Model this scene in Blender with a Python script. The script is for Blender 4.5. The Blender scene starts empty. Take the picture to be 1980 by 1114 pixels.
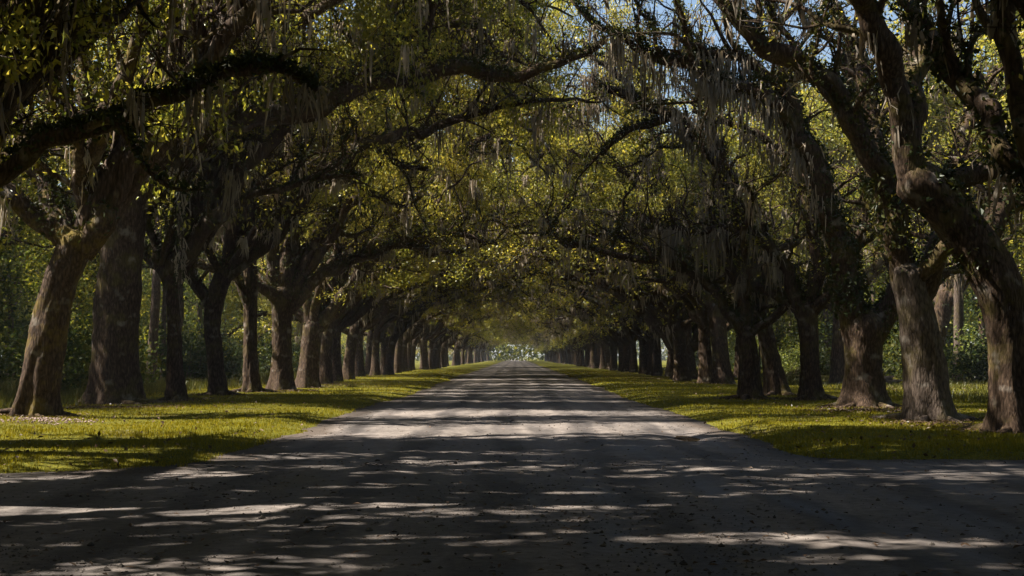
import bpy, math, random
import numpy as np
from mathutils import Vector, Euler

S = bpy.context.scene
COL = S.collection
RAD = math.radians

# ------------------------------------------------------------------ camera, sky, sun, exposure
cam_d = bpy.data.cameras.new('camera')
cam = bpy.data.objects.new('camera', cam_d)
COL.objects.link(cam)
cam_d.sensor_width = 36.0
cam_d.lens = 50.0
cam_d.clip_start = 0.1
cam_d.clip_end = 5000
CAM_H = 1.5
cam.location = (0, 0, CAM_H)
cam.rotation_euler = Euler((RAD(90 + 2.77), 0, RAD(0.167)), 'XYZ')
S.camera = cam

SUN_EL, SUN_AZ = 50.0, 1.0            # elevation; azimuth ahead of due left
w = bpy.data.worlds.new('World')
S.world = w
w.use_nodes = True
nt = w.node_tree
nt.nodes.clear()
sky = nt.nodes.new('ShaderNodeTexSky')
sky.sky_type = 'NISHITA'
sky.sun_disc = False
sky.sun_elevation = RAD(SUN_EL)
sky.sun_rotation = RAD(-(90 - SUN_AZ))
bg = nt.nodes.new('ShaderNodeBackground')
bg.inputs['Strength'].default_value = 0.05
wo = nt.nodes.new('ShaderNodeOutputWorld')
nt.links.new(sky.outputs[0], bg.inputs['Color'])
nt.links.new(bg.outputs[0], wo.inputs[0])

sun_d = bpy.data.lights.new('sun', 'SUN')
sun_d.energy = 5.0
sun_d.angle = RAD(0.55)
sun_d.color = (1.0, 0.92, 0.82)
sun = bpy.data.objects.new('sun', sun_d)
COL.objects.link(sun)
sdir = Vector((-math.cos(RAD(SUN_EL)) * math.cos(RAD(SUN_AZ)), math.cos(RAD(SUN_EL)) * math.sin(RAD(SUN_AZ)), math.sin(RAD(SUN_EL))))
sun.rotation_euler = sdir.to_track_quat('Z', 'Y').to_euler()
sun.location = (-40, 20, 60)

S.view_settings.view_transform = 'Standard'
S.view_settings.look = 'None'
S.view_settings.gamma = 1.0
S.view_settings.use_curve_mapping = False
S.view_settings.exposure = 1.75
S.render.engine = 'CYCLES'
cy = S.cycles
cy.max_bounces = 5
cy.diffuse_bounces = 1
cy.glossy_bounces = 2
cy.transmission_bounces = 3
cy.sample_clamp_indirect = 4.0
cy.use_denoising = True
try:
    cy.denoiser = 'OPENIMAGEDENOISE'
except Exception:
    pass

# ------------------------------------------------------------------ picture <-> place
F = 2750.0
RM = np.array(cam.rotation_euler.to_matrix())


def ray(u, v):
    return RM @ np.array([(u - 990) / F, (557 - v) / F, -1.0])


def at(u, v, d):
    r = ray(u, v)
    return np.array([0, 0, CAM_H]) + r * (d / r[1])


def gnd(u, v):
    r = ray(u, v)
    return np.array([0, 0, CAM_H]) + r * (-CAM_H / r[2])


# ------------------------------------------------------------------ noise
def _hash(ix, iy, iz, seed):
    h = (ix.astype(np.int64) * 374761393 + iy.astype(np.int64) * 668265263 + iz.astype(np.int64) * 2147483647 + seed * 974711) & 0xFFFFFFFF
    h = ((h ^ (h >> 13)) * 1274126177) & 0xFFFFFFFF
    h = h ^ (h >> 16)
    return (h & 0xFFFFFF) / float(0xFFFFFF)


def vnoise(x, y, z=None, seed=0):
    x = np.asarray(x, float)
    y = np.asarray(y, float)
    z = np.zeros_like(x) if z is None else np.asarray(z, float)
    ix, iy, iz = np.floor(x), np.floor(y), np.floor(z)
    fx, fy, fz = x - ix, y - iy, z - iz
    fx, fy, fz = [f * f * (3 - 2 * f) for f in (fx, fy, fz)]
    r = 0
    for a in (0, 1):
        for b in (0, 1):
            for c in (0, 1):
                r = r + _hash(ix + a, iy + b, iz + c, seed) * (fx if a else 1 - fx) * (fy if b else 1 - fy) * (fz if c else 1 - fz)
    return r * 2 - 1


def fbm(x, y, z=None, seed=0, oct=3):
    r, a, s = 0, 1.0, 1.0
    for i in range(oct):
        r = r + a * vnoise(np.asarray(x) * s, np.asarray(y) * s, None if z is None else np.asarray(z) * s, seed + i * 17)
        a *= 0.5
        s *= 2.03
    return r


def sstep(a, b, x):
    t = np.clip((x - a) / (b - a), 0, 1)
    return t * t * (3 - 2 * t)


# ------------------------------------------------------------------ mesh building
class Geo:
    def __init__(self):
        self.v, self.q, self.t, self.n = [], [], [], 0

    def add(self, v, quads=None, tris=None):
        v = np.asarray(v, float).reshape(-1, 3)
        if quads is not None and len(quads):
            self.q.append(np.asarray(quads, np.int64) + self.n)
        if tris is not None and len(tris):
            self.t.append(np.asarray(tris, np.int64) + self.n)
        self.v.append(v)
        self.n += len(v)

    def mesh(self, name, mat, smooth=True, off=None):
        v = np.concatenate(self.v) if self.v else np.zeros((0, 3))
        if off is not None:
            v = v - off
        q = np.concatenate(self.q) if self.q else np.zeros((0, 4), np.int64)
        t = np.concatenate(self.t) if self.t else np.zeros((0, 3), np.int64)
        me = bpy.data.meshes.new(name)
        me.vertices.add(len(v))
        me.vertices.foreach_set('co', v.astype(np.float32).ravel())
        loops = np.concatenate([q.ravel(), t.ravel()]).astype(np.int32)
        me.loops.add(len(loops))
        me.loops.foreach_set('vertex_index', loops)
        nq, ntr = len(q), len(t)
        me.polygons.add(nq + ntr)
        st = np.concatenate([np.arange(nq) * 4, nq * 4 + np.arange(ntr) * 3]).astype(np.int32)
        me.polygons.foreach_set('loop_start', st)
        me.polygons.foreach_set('use_smooth', np.full(nq + ntr, smooth))
        me.update(calc_edges=True)
        me.materials.append(mat)
        return me


def link(name, me, parent=None, loc=None, rot=None):
    o = bpy.data.objects.new(name, me)
    COL.objects.link(o)
    if parent is not None:
        o.parent = parent
    if loc is not None:
        o.location = loc
    if rot is not None:
        o.rotation_euler = rot
    return o


def tag(o, label=None, cat=None, group=None, kind=None):
    for k, v in (('label', label), ('category', cat), ('group', group), ('kind', kind)):
        if v:
            o[k] = v
    return o


def copy_tree(o, parent=None):
    c = o.copy()
    COL.objects.link(c)
    if parent is not None:
        c.parent = parent
    for ch in list(o.children):
        copy_tree(ch, c)
    return c


def catmull(P, step):
    """Points (N x k) resampled along a Catmull-Rom spline, about `step` apart."""
    P = np.asarray(P, float)
    if len(P) < 3:
        n = max(2, int(np.linalg.norm(P[-1, :3] - P[0, :3]) / step) + 1)
        t = np.linspace(0, 1, n)[:, None]
        return P[0] * (1 - t) + P[-1] * t
    Q = np.vstack([2 * P[0] - P[1], P, 2 * P[-1] - P[-2]])
    out = []
    for i in range(1, len(Q) - 2):
        p0, p1, p2, p3 = Q[i - 1], Q[i], Q[i + 1], Q[i + 2]
        n = max(2, int(np.linalg.norm(p2[:3] - p1[:3]) / step) + 1)
        t = np.linspace(0, 1, n, endpoint=False)[:, None]
        out.append(0.5 * (2 * p1 + (p2 - p0) * t + (2 * p0 - 5 * p1 + 4 * p2 - p3) * t ** 2 + (3 * p1 - p0 - 3 * p2 + p3) * t ** 3))
    out.append(P[-1:])
    return np.vstack(out)


def frames(P):
    T = np.gradient(P, axis=0)
    T /= np.linalg.norm(T, axis=1)[:, None] + 1e-9
    N = np.zeros_like(P)
    ref = np.array([0, 1.0, 0]) if abs(T[0, 1]) < 0.9 else np.array([1.0, 0, 0])
    n = ref - T[0] * (ref @ T[0])
    N[0] = n / np.linalg.norm(n)
    for i in range(1, len(P)):
        n = N[i - 1] - T[i] * (N[i - 1] @ T[i])
        N[i] = n / (np.linalg.norm(n) + 1e-9)
    return T, N, np.cross(T, N)


def tube(g, P, R, ns, lump=0.0, flare=None, ridge=0.0, seed=0, cap=True):
    P = np.asarray(P, float)
    R = np.asarray(R, float)
    T, N, B = frames(P)
    a = np.arange(ns) * 2 * math.pi / ns
    ca, sa = np.cos(a), np.sin(a)
    rr = np.repeat(R[:, None], ns, 1)
    if lump or ridge or flare:
        s = np.concatenate([[0], np.cumsum(np.linalg.norm(np.diff(P, axis=0), axis=1))])
        A = np.repeat(a[None, :], len(P), 0)
        Sg = np.repeat(s[:, None], ns, 1)
        if lump:
            rr = rr * (1 + lump * fbm(np.cos(A) * 1.1 + 7, np.sin(A) * 1.1 + 3, Sg * 0.75 + seed * 3.1, seed, 3))
        if flare:
            ph = seed * 1.7
            lob = 0.5 + 0.5 * np.cos(A * 5 + ph + 1.1 * np.sin(A * 2 + ph))
            rr = rr * (0.97 + flare * np.exp(-Sg / 0.42) * (0.15 + 0.85 * lob ** 1.5) + 0.12 * np.exp(-Sg / 1.6) * (lob - 0.5))
        if ridge:
            n1 = vnoise(np.cos(A) * 5.5 + 31, np.sin(A) * 5.5 + 11, Sg * 1.6 + seed, seed + 5)
            n2 = vnoise(np.cos(A) * 11 + 31, np.sin(A) * 11 + 11, Sg * 3.5 + seed, seed + 9)
            rr = rr + ridge * (0.6 - 2.6 * np.abs(n1) - 1.2 * np.abs(n2))
    V = P[:, None, :] + rr[:, :, None] * (N[:, None, :] * ca[None, :, None] + B[:, None, :] * sa[None, :, None])
    n = len(P)
    i = np.arange(n - 1)[:, None] * ns
    j = np.arange(ns)[None, :]
    j2 = (j + 1) % ns
    q = np.stack([i + j, i + j2, i + ns + j2, i + ns + j], -1).reshape(-1, 4)
    V = V.reshape(-1, 3)
    tr = None
    if cap:
        V = np.vstack([V, P[-1] + T[-1] * R[-1] * 0.7])
        base = (n - 1) * ns
        tr = np.stack([base + np.arange(ns), base + (np.arange(ns) + 1) % ns, np.full(ns, n * ns)], -1)
    g.add(V, q, tr)


def unit(v):
    return v / (np.linalg.norm(v, axis=-1, keepdims=True) + 1e-9)


def leaves(g, C, rng, L, W, up=0.6, sig=None, jit=0.35):
    """One folded, pointed leaf per centre."""
    n = len(C)
    if n == 0:
        return
    nr = unit(rng.normal(size=(n, 3)) + np.array([0, 0, up]))
    ax = unit(np.cross(nr, rng.normal(size=(n, 3))))
    b = np.cross(nr, ax)
    l = (L * (1 + jit * rng.uniform(-1, 1, n)))[:, None] * 0.5
    ww = (W * (1 + jit * rng.uniform(-1, 1, n)))[:, None] * 0.5
    V = np.stack([C - ax * l, C + b * ww + nr * ww * 0.45, C + ax * l, C - b * ww + nr * ww * 0.45], 1).reshape(-1, 3)
    k = np.arange(n)[:, None] * 4
    g.add(V, None, np.concatenate([k + [0, 1, 2], k + [0, 2, 3]]))


# ------------------------------------------------------------------ materials
def newmat(name):
    m = bpy.data.materials.new(name)
    m.use_nodes = True
    t = m.node_tree
    t.nodes.clear()
    out = t.nodes.new('ShaderNodeOutputMaterial')
    return m, t, out


def N(t, typ, **kw):
    n = t.nodes.new(typ)
    for k, v in kw.items():
        if k.startswith('_'):
            setattr(n, k[1:], v)
        else:
            n.inputs[k.replace('__', ' ')].default_value = v
    return n


def ramp(t, src, stops):
    r = t.nodes.new('ShaderNodeValToRGB')
    e = r.color_ramp.elements
    while len(e) < len(stops):
        e.new(0.5)
    for el, (p, c) in zip(e, stops):
        el.position = p
        el.color = (*c, 1)
    t.links.new(src, r.inputs[0])
    return r


def mixc(t, fac, a, b, typ='MIX'):
    m = t.nodes.new('ShaderNodeMix')
    m.data_type = 'RGBA'
    m.blend_type = typ
    for s, i in ((fac, 0), (a, 6), (b, 7)):
        if hasattr(s, 'links') or isinstance(s, bpy.types.NodeSocket):
            t.links.new(s, m.inputs[i])
        elif i == 0:
            m.inputs[0].default_value = s
        else:
            m.inputs[i].default_value = (*s, 1)
    return m.outputs[2]


def leaf_mat(name, stops, trans=0.45, gloss=0.05, tint=(1.25, 1.15, 0.65), objvar=0.25, rough=0.38):
    m, t, out = newmat(name)
    geo = t.nodes.new('ShaderNodeNewGeometry')
    oi = t.nodes.new('ShaderNodeObjectInfo')
    tc = t.nodes.new('ShaderNodeTexCoord')
    nz = N(t, 'ShaderNodeTexNoise', Scale=0.45, Detail=2.0)
    t.links.new(tc.outputs['Object'], nz.inputs['Vector'])
    # colour per leaf, drifting by bough and by tree
    a = t.nodes.new('ShaderNodeMath'); a.operation = 'MULTIPLY_ADD'
    t.links.new(geo.outputs['Random Per Island'], a.inputs[0]); a.inputs[1].default_value = 0.62
    b = t.nodes.new('ShaderNodeMath'); b.operation = 'MULTIPLY_ADD'
    t.links.new(nz.outputs[0], b.inputs[0]); b.inputs[1].default_value = 0.6
    c = t.nodes.new('ShaderNodeMath'); c.operation = 'MULTIPLY_ADD'
    t.links.new(oi.outputs['Random'], c.inputs[0]); c.inputs[1].default_value = objvar; c.inputs[2].default_value = -0.12 - objvar / 2
    t.links.new(c.outputs[0], b.inputs[2])
    t.links.new(b.outputs[0], a.inputs[2])
    r = ramp(t, a.outputs[0], stops)
    d = N(t, 'ShaderNodeBsdfDiffuse')
    tr = N(t, 'ShaderNodeBsdfTranslucent')
    t.links.new(r.outputs[0], d.inputs[0])
    t.links.new(mixc(t, 1.0, r.outputs[0], tint, 'MULTIPLY'), tr.inputs[0])
    ms = N(t, 'ShaderNodeMixShader', Fac=trans)
    t.links.new(d.outputs[0], ms.inputs[1]); t.links.new(tr.outputs[0], ms.inputs[2])
    gl = N(t, 'ShaderNodeBsdfGlossy', Roughness=rough)
    gl.inputs[0].default_value = (0.9, 0.95, 0.9, 1)
    m2 = N(t, 'ShaderNodeMixShader', Fac=gloss)
    t.links.new(ms.outputs[0], m2.inputs[1]); t.links.new(gl.outputs[0], m2.inputs[2])
    t.links.new(m2.outputs[0], out.inputs[0])
    return m


def bark_mat(name, dark, mid, light, moss=(0.10, 0.085, 0.012), mossamt=0.5):
    m, t, out = newmat(name)
    tc = t.nodes.new('ShaderNodeTexCoord')
    mp = N(t, 'ShaderNodeMapping')
    mp.inputs['Scale'].default_value = (1, 1, 0.28)
    t.links.new(tc.outputs['Object'], mp.inputs[0])
    vo = N(t, 'ShaderNodeTexVoronoi', Scale=13.0)
    nz0 = N(t, 'ShaderNodeTexNoise', Scale=6.0, Detail=3.0)
    t.links.new(mp.outputs[0], nz0.inputs['Vector'])
    warp = mixc(t, 0.12, mp.outputs[0], nz0.outputs['Color'], 'ADD')
    t.links.new(warp, vo.inputs['Vector'])
    vo.feature = 'DISTANCE_TO_EDGE'
    nz = N(t, 'ShaderNodeTexNoise', Scale=22.0, Detail=4.0)
    t.links.new(mp.outputs[0], nz.inputs['Vector'])
    r1 = ramp(t, vo.outputs['Distance'], [(0.0, dark), (0.12, mid), (0.45, light)])
    col = mixc(t, 0.5, r1.outputs[0], ramp(t, nz.outputs[0], [(0.25, dark), (0.5, mid), (0.75, light)]).outputs[0])
    # lichen and moss in patches
    nz2 = N(t, 'ShaderNodeTexNoise', Scale=1.3, Detail=4.0, Roughness=0.65)
    t.links.new(tc.outputs['Object'], nz2.inputs['Vector'])
    f = ramp(t, nz2.outputs[0], [(0.50, (0, 0, 0)), (0.68, (mossamt,) * 3)])
    col = mixc(t, f.outputs[0], col, moss)
    nz3 = N(t, 'ShaderNodeTexNoise', Scale=2.2, Detail=3.0)
    t.links.new(tc.outputs['Object'], nz3.inputs['Vector'])
    g = ramp(t, nz3.outputs[0], [(0.6, (0, 0, 0)), (0.72, (0.35,) * 3)])
    col = mixc(t, g.outputs[0], col, (0.36, 0.33, 0.28))
    p = N(t, 'ShaderNodeBsdfPrincipled', Roughness=0.88)
    p.inputs['Specular IOR Level'].default_value = 0.15
    t.links.new(col, p.inputs['Base Color'])
    bu = N(t, 'ShaderNodeBump', Strength=1.0, Distance=0.06)
    ad = t.nodes.new('ShaderNodeMath'); ad.operation = 'MULTIPLY_ADD'; ad.inputs[1].default_value = 0.5
    t.links.new(nz.outputs[0], ad.inputs[0]); t.links.new(r1.outputs[0], ad.inputs[2])
    t.links.new(ad.outputs[0], bu.inputs['Height'])
    t.links.new(bu.outputs[0], p.inputs['Normal'])
    t.links.new(p.outputs[0], out.inputs[0])
    return m


OAKLEAF = [(0.0, (0.085, 0.112, 0.024)), (0.3, (0.195, 0.215, 0.037)), (0.65, (0.38, 0.35, 0.068)), (1.0, (0.58, 0.48, 0.13))]
M_oakleaf = leaf_mat('oak_leaf', OAKLEAF, 0.58, 0.025)
M_fern = leaf_mat('fern_leaf', [(0.0, (0.018, 0.028, 0.009)), (0.5, (0.036, 0.044, 0.011)), (0.85, (0.07, 0.06, 0.012)), (1.0, (0.13, 0.075, 0.016))], 0.25, 0.02)
M_woodleaf = leaf_mat('forest_leaf', [(0.0, (0.030, 0.052, 0.014)), (0.4, (0.080, 0.104, 0.020)), (0.75, (0.19, 0.195, 0.028)), (1.0, (0.34, 0.30, 0.045))], 0.5, 0.006, objvar=0.45, rough=0.5)
M_shrub = leaf_mat('shrub_leaf', [(0.0, (0.020, 0.038, 0.012)), (0.5, (0.042, 0.060, 0.015)), (1.0, (0.11, 0.11, 0.025))], 0.45, 0.008, objvar=0.35, rough=0.5)
M_grass = leaf_mat('grass_blade', [(0.0, (0.10, 0.105, 0.008)), (0.5, (0.19, 0.172, 0.011)), (0.85, (0.28, 0.225, 0.016)), (1.0, (0.36, 0.27, 0.035))], 0.35, 0.02, tint=(1.2, 1.1, 0.5))
M_tallgrass = leaf_mat('tall_grass_blade', [(0.0, (0.040, 0.050, 0.010)), (0.6, (0.075, 0.08, 0.014)), (1.0, (0.17, 0.14, 0.05))], 0.35, 0.02)
M_moss = leaf_mat('spanish_moss', [(0.0, (0.25, 0.22, 0.175)), (0.5, (0.41, 0.355, 0.28)), (1.0, (0.58, 0.50, 0.40))], 0.5, 0.0, tint=(1.0, 0.95, 0.8))
M_litter = leaf_mat('fallen_leaf', [(0.0, (0.04, 0.026, 0.016)), (0.5, (0.10, 0.064, 0.04)), (1.0, (0.25, 0.17, 0.125))], 0.05, 0.02)
M_bark = bark_mat('oak_bark', (0.011, 0.0075, 0.005), (0.046, 0.029, 0.018), (0.13, 0.088, 0.058))
M_barkmossy = bark_mat('mossy_oak_bark', (0.011, 0.0075, 0.005), (0.046, 0.029, 0.018), (0.13, 0.088, 0.056), (0.15, 0.11, 0.012), 0.7)
M_palesunbark = bark_mat('pale_sunlit_bark', (0.020, 0.015, 0.011), (0.078, 0.058, 0.045), (0.18, 0.142, 0.112), mossamt=0.4)  # naturally pale bark, and the sun put into one right oak's trunk
M_darkbark = bark_mat('pine_bark', (0.025, 0.018, 0.014), (0.075, 0.052, 0.040), (0.14, 0.10, 0.075), mossamt=0.25)


def ground_mat():
    m, t, out = newmat('turf_soil')
    tc = t.nodes.new('ShaderNodeTexCoord')
    n1 = N(t, 'ShaderNodeTexNoise', Scale=0.5, Detail=5.0, Roughness=0.6)
    n2 = N(t, 'ShaderNodeTexNoise', Scale=14.0, Detail=4.0)
    for n in (n1, n2):
        t.links.new(tc.outputs['Object'], n.inputs['Vector'])
    g = ramp(t, n2.outputs[0], [(0.3, (0.05, 0.055, 0.007)), (0.55, (0.10, 0.094, 0.008)), (0.75, (0.15, 0.123, 0.014))])
    s = ramp(t, n2.outputs[0], [(0.3, (0.035, 0.028, 0.018)), (0.7, (0.10, 0.075, 0.045))])
    f = ramp(t, n1.outputs[0], [(0.56, (0, 0, 0)), (0.72, (0.75,) * 3)])
    col = mixc(t, f.outputs[0], g.outputs[0], s.outputs[0])
    # bare woodland floor away from the verges
    sx = t.nodes.new('ShaderNodeSeparateXYZ')
    t.links.new(tc.outputs['Object'], sx.inputs[0])
    p = N(t, 'ShaderNodeBsdfPrincipled', Roughness=0.95)
    p.inputs['Specular IOR Level'].default_value = 0.1
    t.links.new(col, p.inputs['Base Color'])
    bu = N(t, 'ShaderNodeBump', Strength=0.7, Distance=0.05)
    t.links.new(n2.outputs[0], bu.inputs['Height'])
    t.links.new(bu.outputs[0], p.inputs['Normal'])
    t.links.new(p.outputs[0], out.inputs[0])
    return m


def road_mat():
    m, t, out = newmat('packed_sand')
    tc = t.nodes.new('ShaderNodeTexCoord')
    n1 = N(t, 'ShaderNodeTexNoise', Scale=0.35, Detail=5.0, Roughness=0.65)
    n2 = N(t, 'ShaderNodeTexNoise', Scale=9.0, Detail=5.0, Roughness=0.7)
    n3 = N(t, 'ShaderNodeTexNoise', Scale=60.0, Detail=3.0)
    mp = N(t, 'ShaderNodeMapping')
    mp.inputs['Scale'].default_value = (1.0, 0.12, 1)
    t.links.new(tc.outputs['Object'], mp.inputs[0])
    n4 = N(t, 'ShaderNodeTexNoise', Scale=1.6, Detail=4.0)
    t.links.new(mp.outputs[0], n4.inputs['Vector'])
    for n in (n1, n2, n3):
        t.links.new(tc.outputs['Object'], n.inputs['Vector'])
    base = ramp(t, n2.outputs[0], [(0.25, (0.105, 0.093, 0.084)), (0.5, (0.182, 0.163, 0.149)), (0.75, (0.265, 0.243, 0.225))])
    damp = ramp(t, n4.outputs[0], [(0.42, (1, 1, 1)), (0.62, (0.55, 0.56, 0.58))])
    col = mixc(t, 1.0, base.outputs[0], damp.outputs[0], 'MULTIPLY')
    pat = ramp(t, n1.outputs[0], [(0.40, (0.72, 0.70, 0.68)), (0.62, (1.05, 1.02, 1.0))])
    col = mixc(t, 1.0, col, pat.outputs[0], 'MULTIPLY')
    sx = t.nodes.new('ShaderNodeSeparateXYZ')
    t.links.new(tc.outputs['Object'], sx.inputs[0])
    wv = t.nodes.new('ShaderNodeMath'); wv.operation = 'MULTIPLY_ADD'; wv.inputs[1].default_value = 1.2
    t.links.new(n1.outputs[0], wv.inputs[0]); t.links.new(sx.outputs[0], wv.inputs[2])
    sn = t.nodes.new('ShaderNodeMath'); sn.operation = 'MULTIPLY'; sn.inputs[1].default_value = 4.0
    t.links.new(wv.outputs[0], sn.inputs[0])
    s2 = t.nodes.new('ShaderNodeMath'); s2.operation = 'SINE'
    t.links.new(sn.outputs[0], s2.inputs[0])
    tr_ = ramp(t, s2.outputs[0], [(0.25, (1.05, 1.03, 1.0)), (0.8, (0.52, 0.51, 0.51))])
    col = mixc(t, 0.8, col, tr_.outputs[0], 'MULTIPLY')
    ma = t.nodes.new('ShaderNodeAttribute'); ma.attribute_name = 'margin'
    mn = t.nodes.new('ShaderNodeMath'); mn.operation = 'MULTIPLY_ADD'; mn.inputs[1].default_value = 1.6
    t.links.new(n1.outputs[0], mn.inputs[0]); t.links.new(ma.outputs['Fac'], mn.inputs[2])
    soil = ramp(t, mn.outputs[0], [(0.10, (1, 1, 1)), (0.62, (0.42, 0.38, 0.34))])
    col = mixc(t, 1.0, col, soil.outputs[0], 'MULTIPLY')
    cl_ = N(t, 'ShaderNodeTexVoronoi', Scale=26.0)
    t.links.new(tc.outputs['Object'], cl_.inputs['Vector'])
    clr = ramp(t, cl_.outputs['Distance'], [(0.10, (0.45, 0.42, 0.40)), (0.20, (1, 1, 1))])
    col = mixc(t, 0.55, col, clr.outputs[0], 'MULTIPLY')
    fl = ramp(t, n3.outputs[0], [(0.30, (0.55, 0.52, 0.5)), (0.42, (1, 1, 1))])
    col = mixc(t, 0.8, col, fl.outputs[0], 'MULTIPLY')
    p = N(t, 'ShaderNodeBsdfPrincipled', Roughness=0.75)
    p.inputs['Specular IOR Level'].default_value = 0.25
    rr = ramp(t, n4.outputs[0], [(0.45, (0.9,) * 3), (0.65, (0.55,) * 3)])
    t.links.new(rr.outputs[0], p.inputs['Roughness'])
    t.links.new(col, p.inputs['Base Color'])
    bu = N(t, 'ShaderNodeBump', Strength=0.6, Distance=0.012)
    ad = t.nodes.new('ShaderNodeMath'); ad.operation = 'MULTIPLY_ADD'; ad.inputs[1].default_value = 0.35
    t.links.new(n3.outputs[0], ad.inputs[0]); t.links.new(n2.outputs[0], ad.inputs[2])
    t.links.new(ad.outputs[0], bu.inputs['Height'])
    t.links.new(bu.outputs[0], p.inputs['Normal'])
    t.links.new(p.outputs[0], out.inputs[0])
    return m


def plain(name, c1, c2, scale, rough=0.9, spec=0.2):
    m, t, out = newmat(name)
    tc = t.nodes.new('ShaderNodeTexCoord')
    n = N(t, 'ShaderNodeTexNoise', Scale=scale, Detail=4.0)
    t.links.new(tc.outputs['Object'], n.inputs['Vector'])
    g = t.nodes.new('ShaderNodeNewGeometry')
    r = ramp(t, mixc(t, 0.5, n.outputs['Color'], g.outputs['Random Per Island']), [(0.2, c1), (0.8, c2)])
    p = N(t, 'ShaderNodeBsdfPrincipled', Roughness=rough)
    p.inputs['Specular IOR Level'].default_value = spec
    t.links.new(r.outputs[0], p.inputs['Base Color'])
    t.links.new(p.outputs[0], out.inputs[0])
    return m


M_ground, M_road = ground_mat(), road_mat()
M_stone = plain('gravel_stone', (0.035, 0.03, 0.026), (0.17, 0.15, 0.13), 5)
M_chip = plain('wood_chip', (0.12, 0.08, 0.06), (0.36, 0.27, 0.23), 4)
M_water = plain('muddy_water', (0.035, 0.025, 0.015), (0.06, 0.042, 0.024), 1.5, 0.12, 0.2)

# ------------------------------------------------------------------ ground, road
def road_sd(x, y):
    """Signed distance-like: negative on the road. Straight avenue plus the cross track it opens into."""
    wob = 0.28 * fbm(x * 0.12 + 3, y * 0.11, seed=3, oct=3) + 0.12 * vnoise(x * 0.9, y * 0.9, seed=8) + 0.10 * vnoise(x * 2.6, y * 2.2, seed=9)
    main = np.abs(x + 0.15) - 4.25
    lf = np.maximum(y - (18.6 - 0.05 * (x + 7)), -10.0 - x)        # a short pull-off on the left, its edge a little nearer
    rt = y - (21.6 - 0.02 * x)
    cross = np.maximum(np.where(x < 0, lf, rt), 12.0 + 3.8 * sstep(5.6, 9.0, x) - y)
    # rounded mouth
    k = np.where(x < 0, 3.2, 1.3)
    h = np.clip(0.5 + 0.5 * (cross - main) / k, 0, 1)
    return cross * (1 - h) + main * h - k * h * (1 - h) + wob


PUD = gnd(1325, 840)
TRACKS = []
for pts in ([(1060, 765), (1130, 805), (1250, 842), (1390, 880), (1520, 925), (1640, 985), (1720, 1060)],
            [(1090, 800), (1240, 880), (1380, 940), (1500, 1000), (1580, 1080)],
            [(905, 800), (860, 860), (760, 930), (560, 1020), (380, 1110)],
            [(870, 810), (760, 870), (560, 930), (250, 985), (0, 1010)]):
    TRACKS.append(catmull(np.array([gnd(u, v)[:2].tolist() + [0] for u, v in pts]), 0.4)[:, :2])


def road_z(x, y):
    z = -0.045 + 0.035 * np.clip(1 - (x / 4.5) ** 2, 0, 1)
    for c in (-2.35, -0.95, 0.75, 2.2):
        cw = c + 0.3 * vnoise(y * 0.04 + c, y * 0 + 5, seed=12)
        z = z - (0.014 + 0.008 * vnoise(y * 0.2, y * 0 + c * 3, seed=4)) * np.exp(-((x - cw) / 0.22) ** 2) * sstep(13, 24, y)
        z = z + 0.007 * np.exp(-((x - cw - 0.36) / 0.13) ** 2) * sstep(13, 24, y)
    near = np.where(y < 75)[0]
    if len(near):
        xn, yn = x[near], y[near]
        dz = np.zeros(len(near))
        for tr in TRACKS:
            dmin = np.full(len(near), 9.0)
            for p in tr:
                dmin = np.minimum(dmin, np.hypot(xn - p[0], (yn - p[1])))
            dz += -0.008 * np.exp(-(dmin / 0.17) ** 2) + 0.009 * np.exp(-((dmin - 0.33) / 0.12) ** 2)
        z[near] += dz
    z = z + 0.008 * fbm(x * 0.4, y * 0.25, seed=21, oct=2) + 0.003 * fbm(x * 2.3, y * 1.6, seed=22, oct=2) + 0.003 * fbm(x * 8, y * 6, seed=23, oct=2)
    # crumbled clods
    cl = vnoise(x * 5, y * 4, seed=31)
    z = z + 0.035 * np.clip(cl - 0.55, 0, 1) * np.clip(0.5 + vnoise(x * 0.4, y * 0.3, seed=33), 0, 1)
    e = np.hypot((x - PUD[0]) / 0.42, (y - PUD[1]) / 1.9)
    z = z - 0.075 * np.exp(-(e ** 2)) 
    return z


def lawn_z(x, y):
    sd = road_sd(x, y)
    z = 0.05 * sstep(0.0, 1.2, sd) + 0.05 * sstep(1, 5, sd) * fbm(x * 0.15, y * 0.15, seed=41, oct=3) + 0.015 * vnoise(x * 1.3, y * 1.3, seed=44)
    z = z - 0.045 - 0.22 * sstep(0.12, -0.35, sd)
    return z + 0.06 * sstep(0.0, 1.0, sd)


def grid(xs, ys, fz, name, mat, keep=None):
    X, Y = np.meshgrid(xs, ys)
    x, y = X.ravel(), Y.ravel()
    z = fz(x, y)
    nx, ny = len(xs), len(ys)
    i = (np.arange(ny - 1)[:, None] * nx + np.arange(nx - 1)[None, :])
    q = np.stack([i, i + 1, i + nx + 1, i + nx], -1).reshape(-1, 4)
    if keep is not None:
        k = keep(x, y)
        q = q[k[q].any(axis=1)]
        used = np.unique(q)
        mp = np.zeros(len(x), np.int64)
        mp[used] = np.arange(len(used))
        q = mp[q]
        x, y, z = x[used], y[used], z[used]
    g = Geo()
    g.add(np.stack([x, y, z], 1), q)
    me = g.mesh(name, mat)
    at_ = me.attributes.new('margin', 'FLOAT', 'POINT')      # distance to the road's edge, for the dark soil along it
    at_.data.foreach_set('value', road_sd(x, y).astype(np.float32))
    return me


def geom(a, b, s0, rate, smax=1e9):
    v, s = [a], s0
    while v[-1] < b:
        v.append(v[-1] + s)
        s = min(s * rate, smax)
    return np.array(v)


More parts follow.
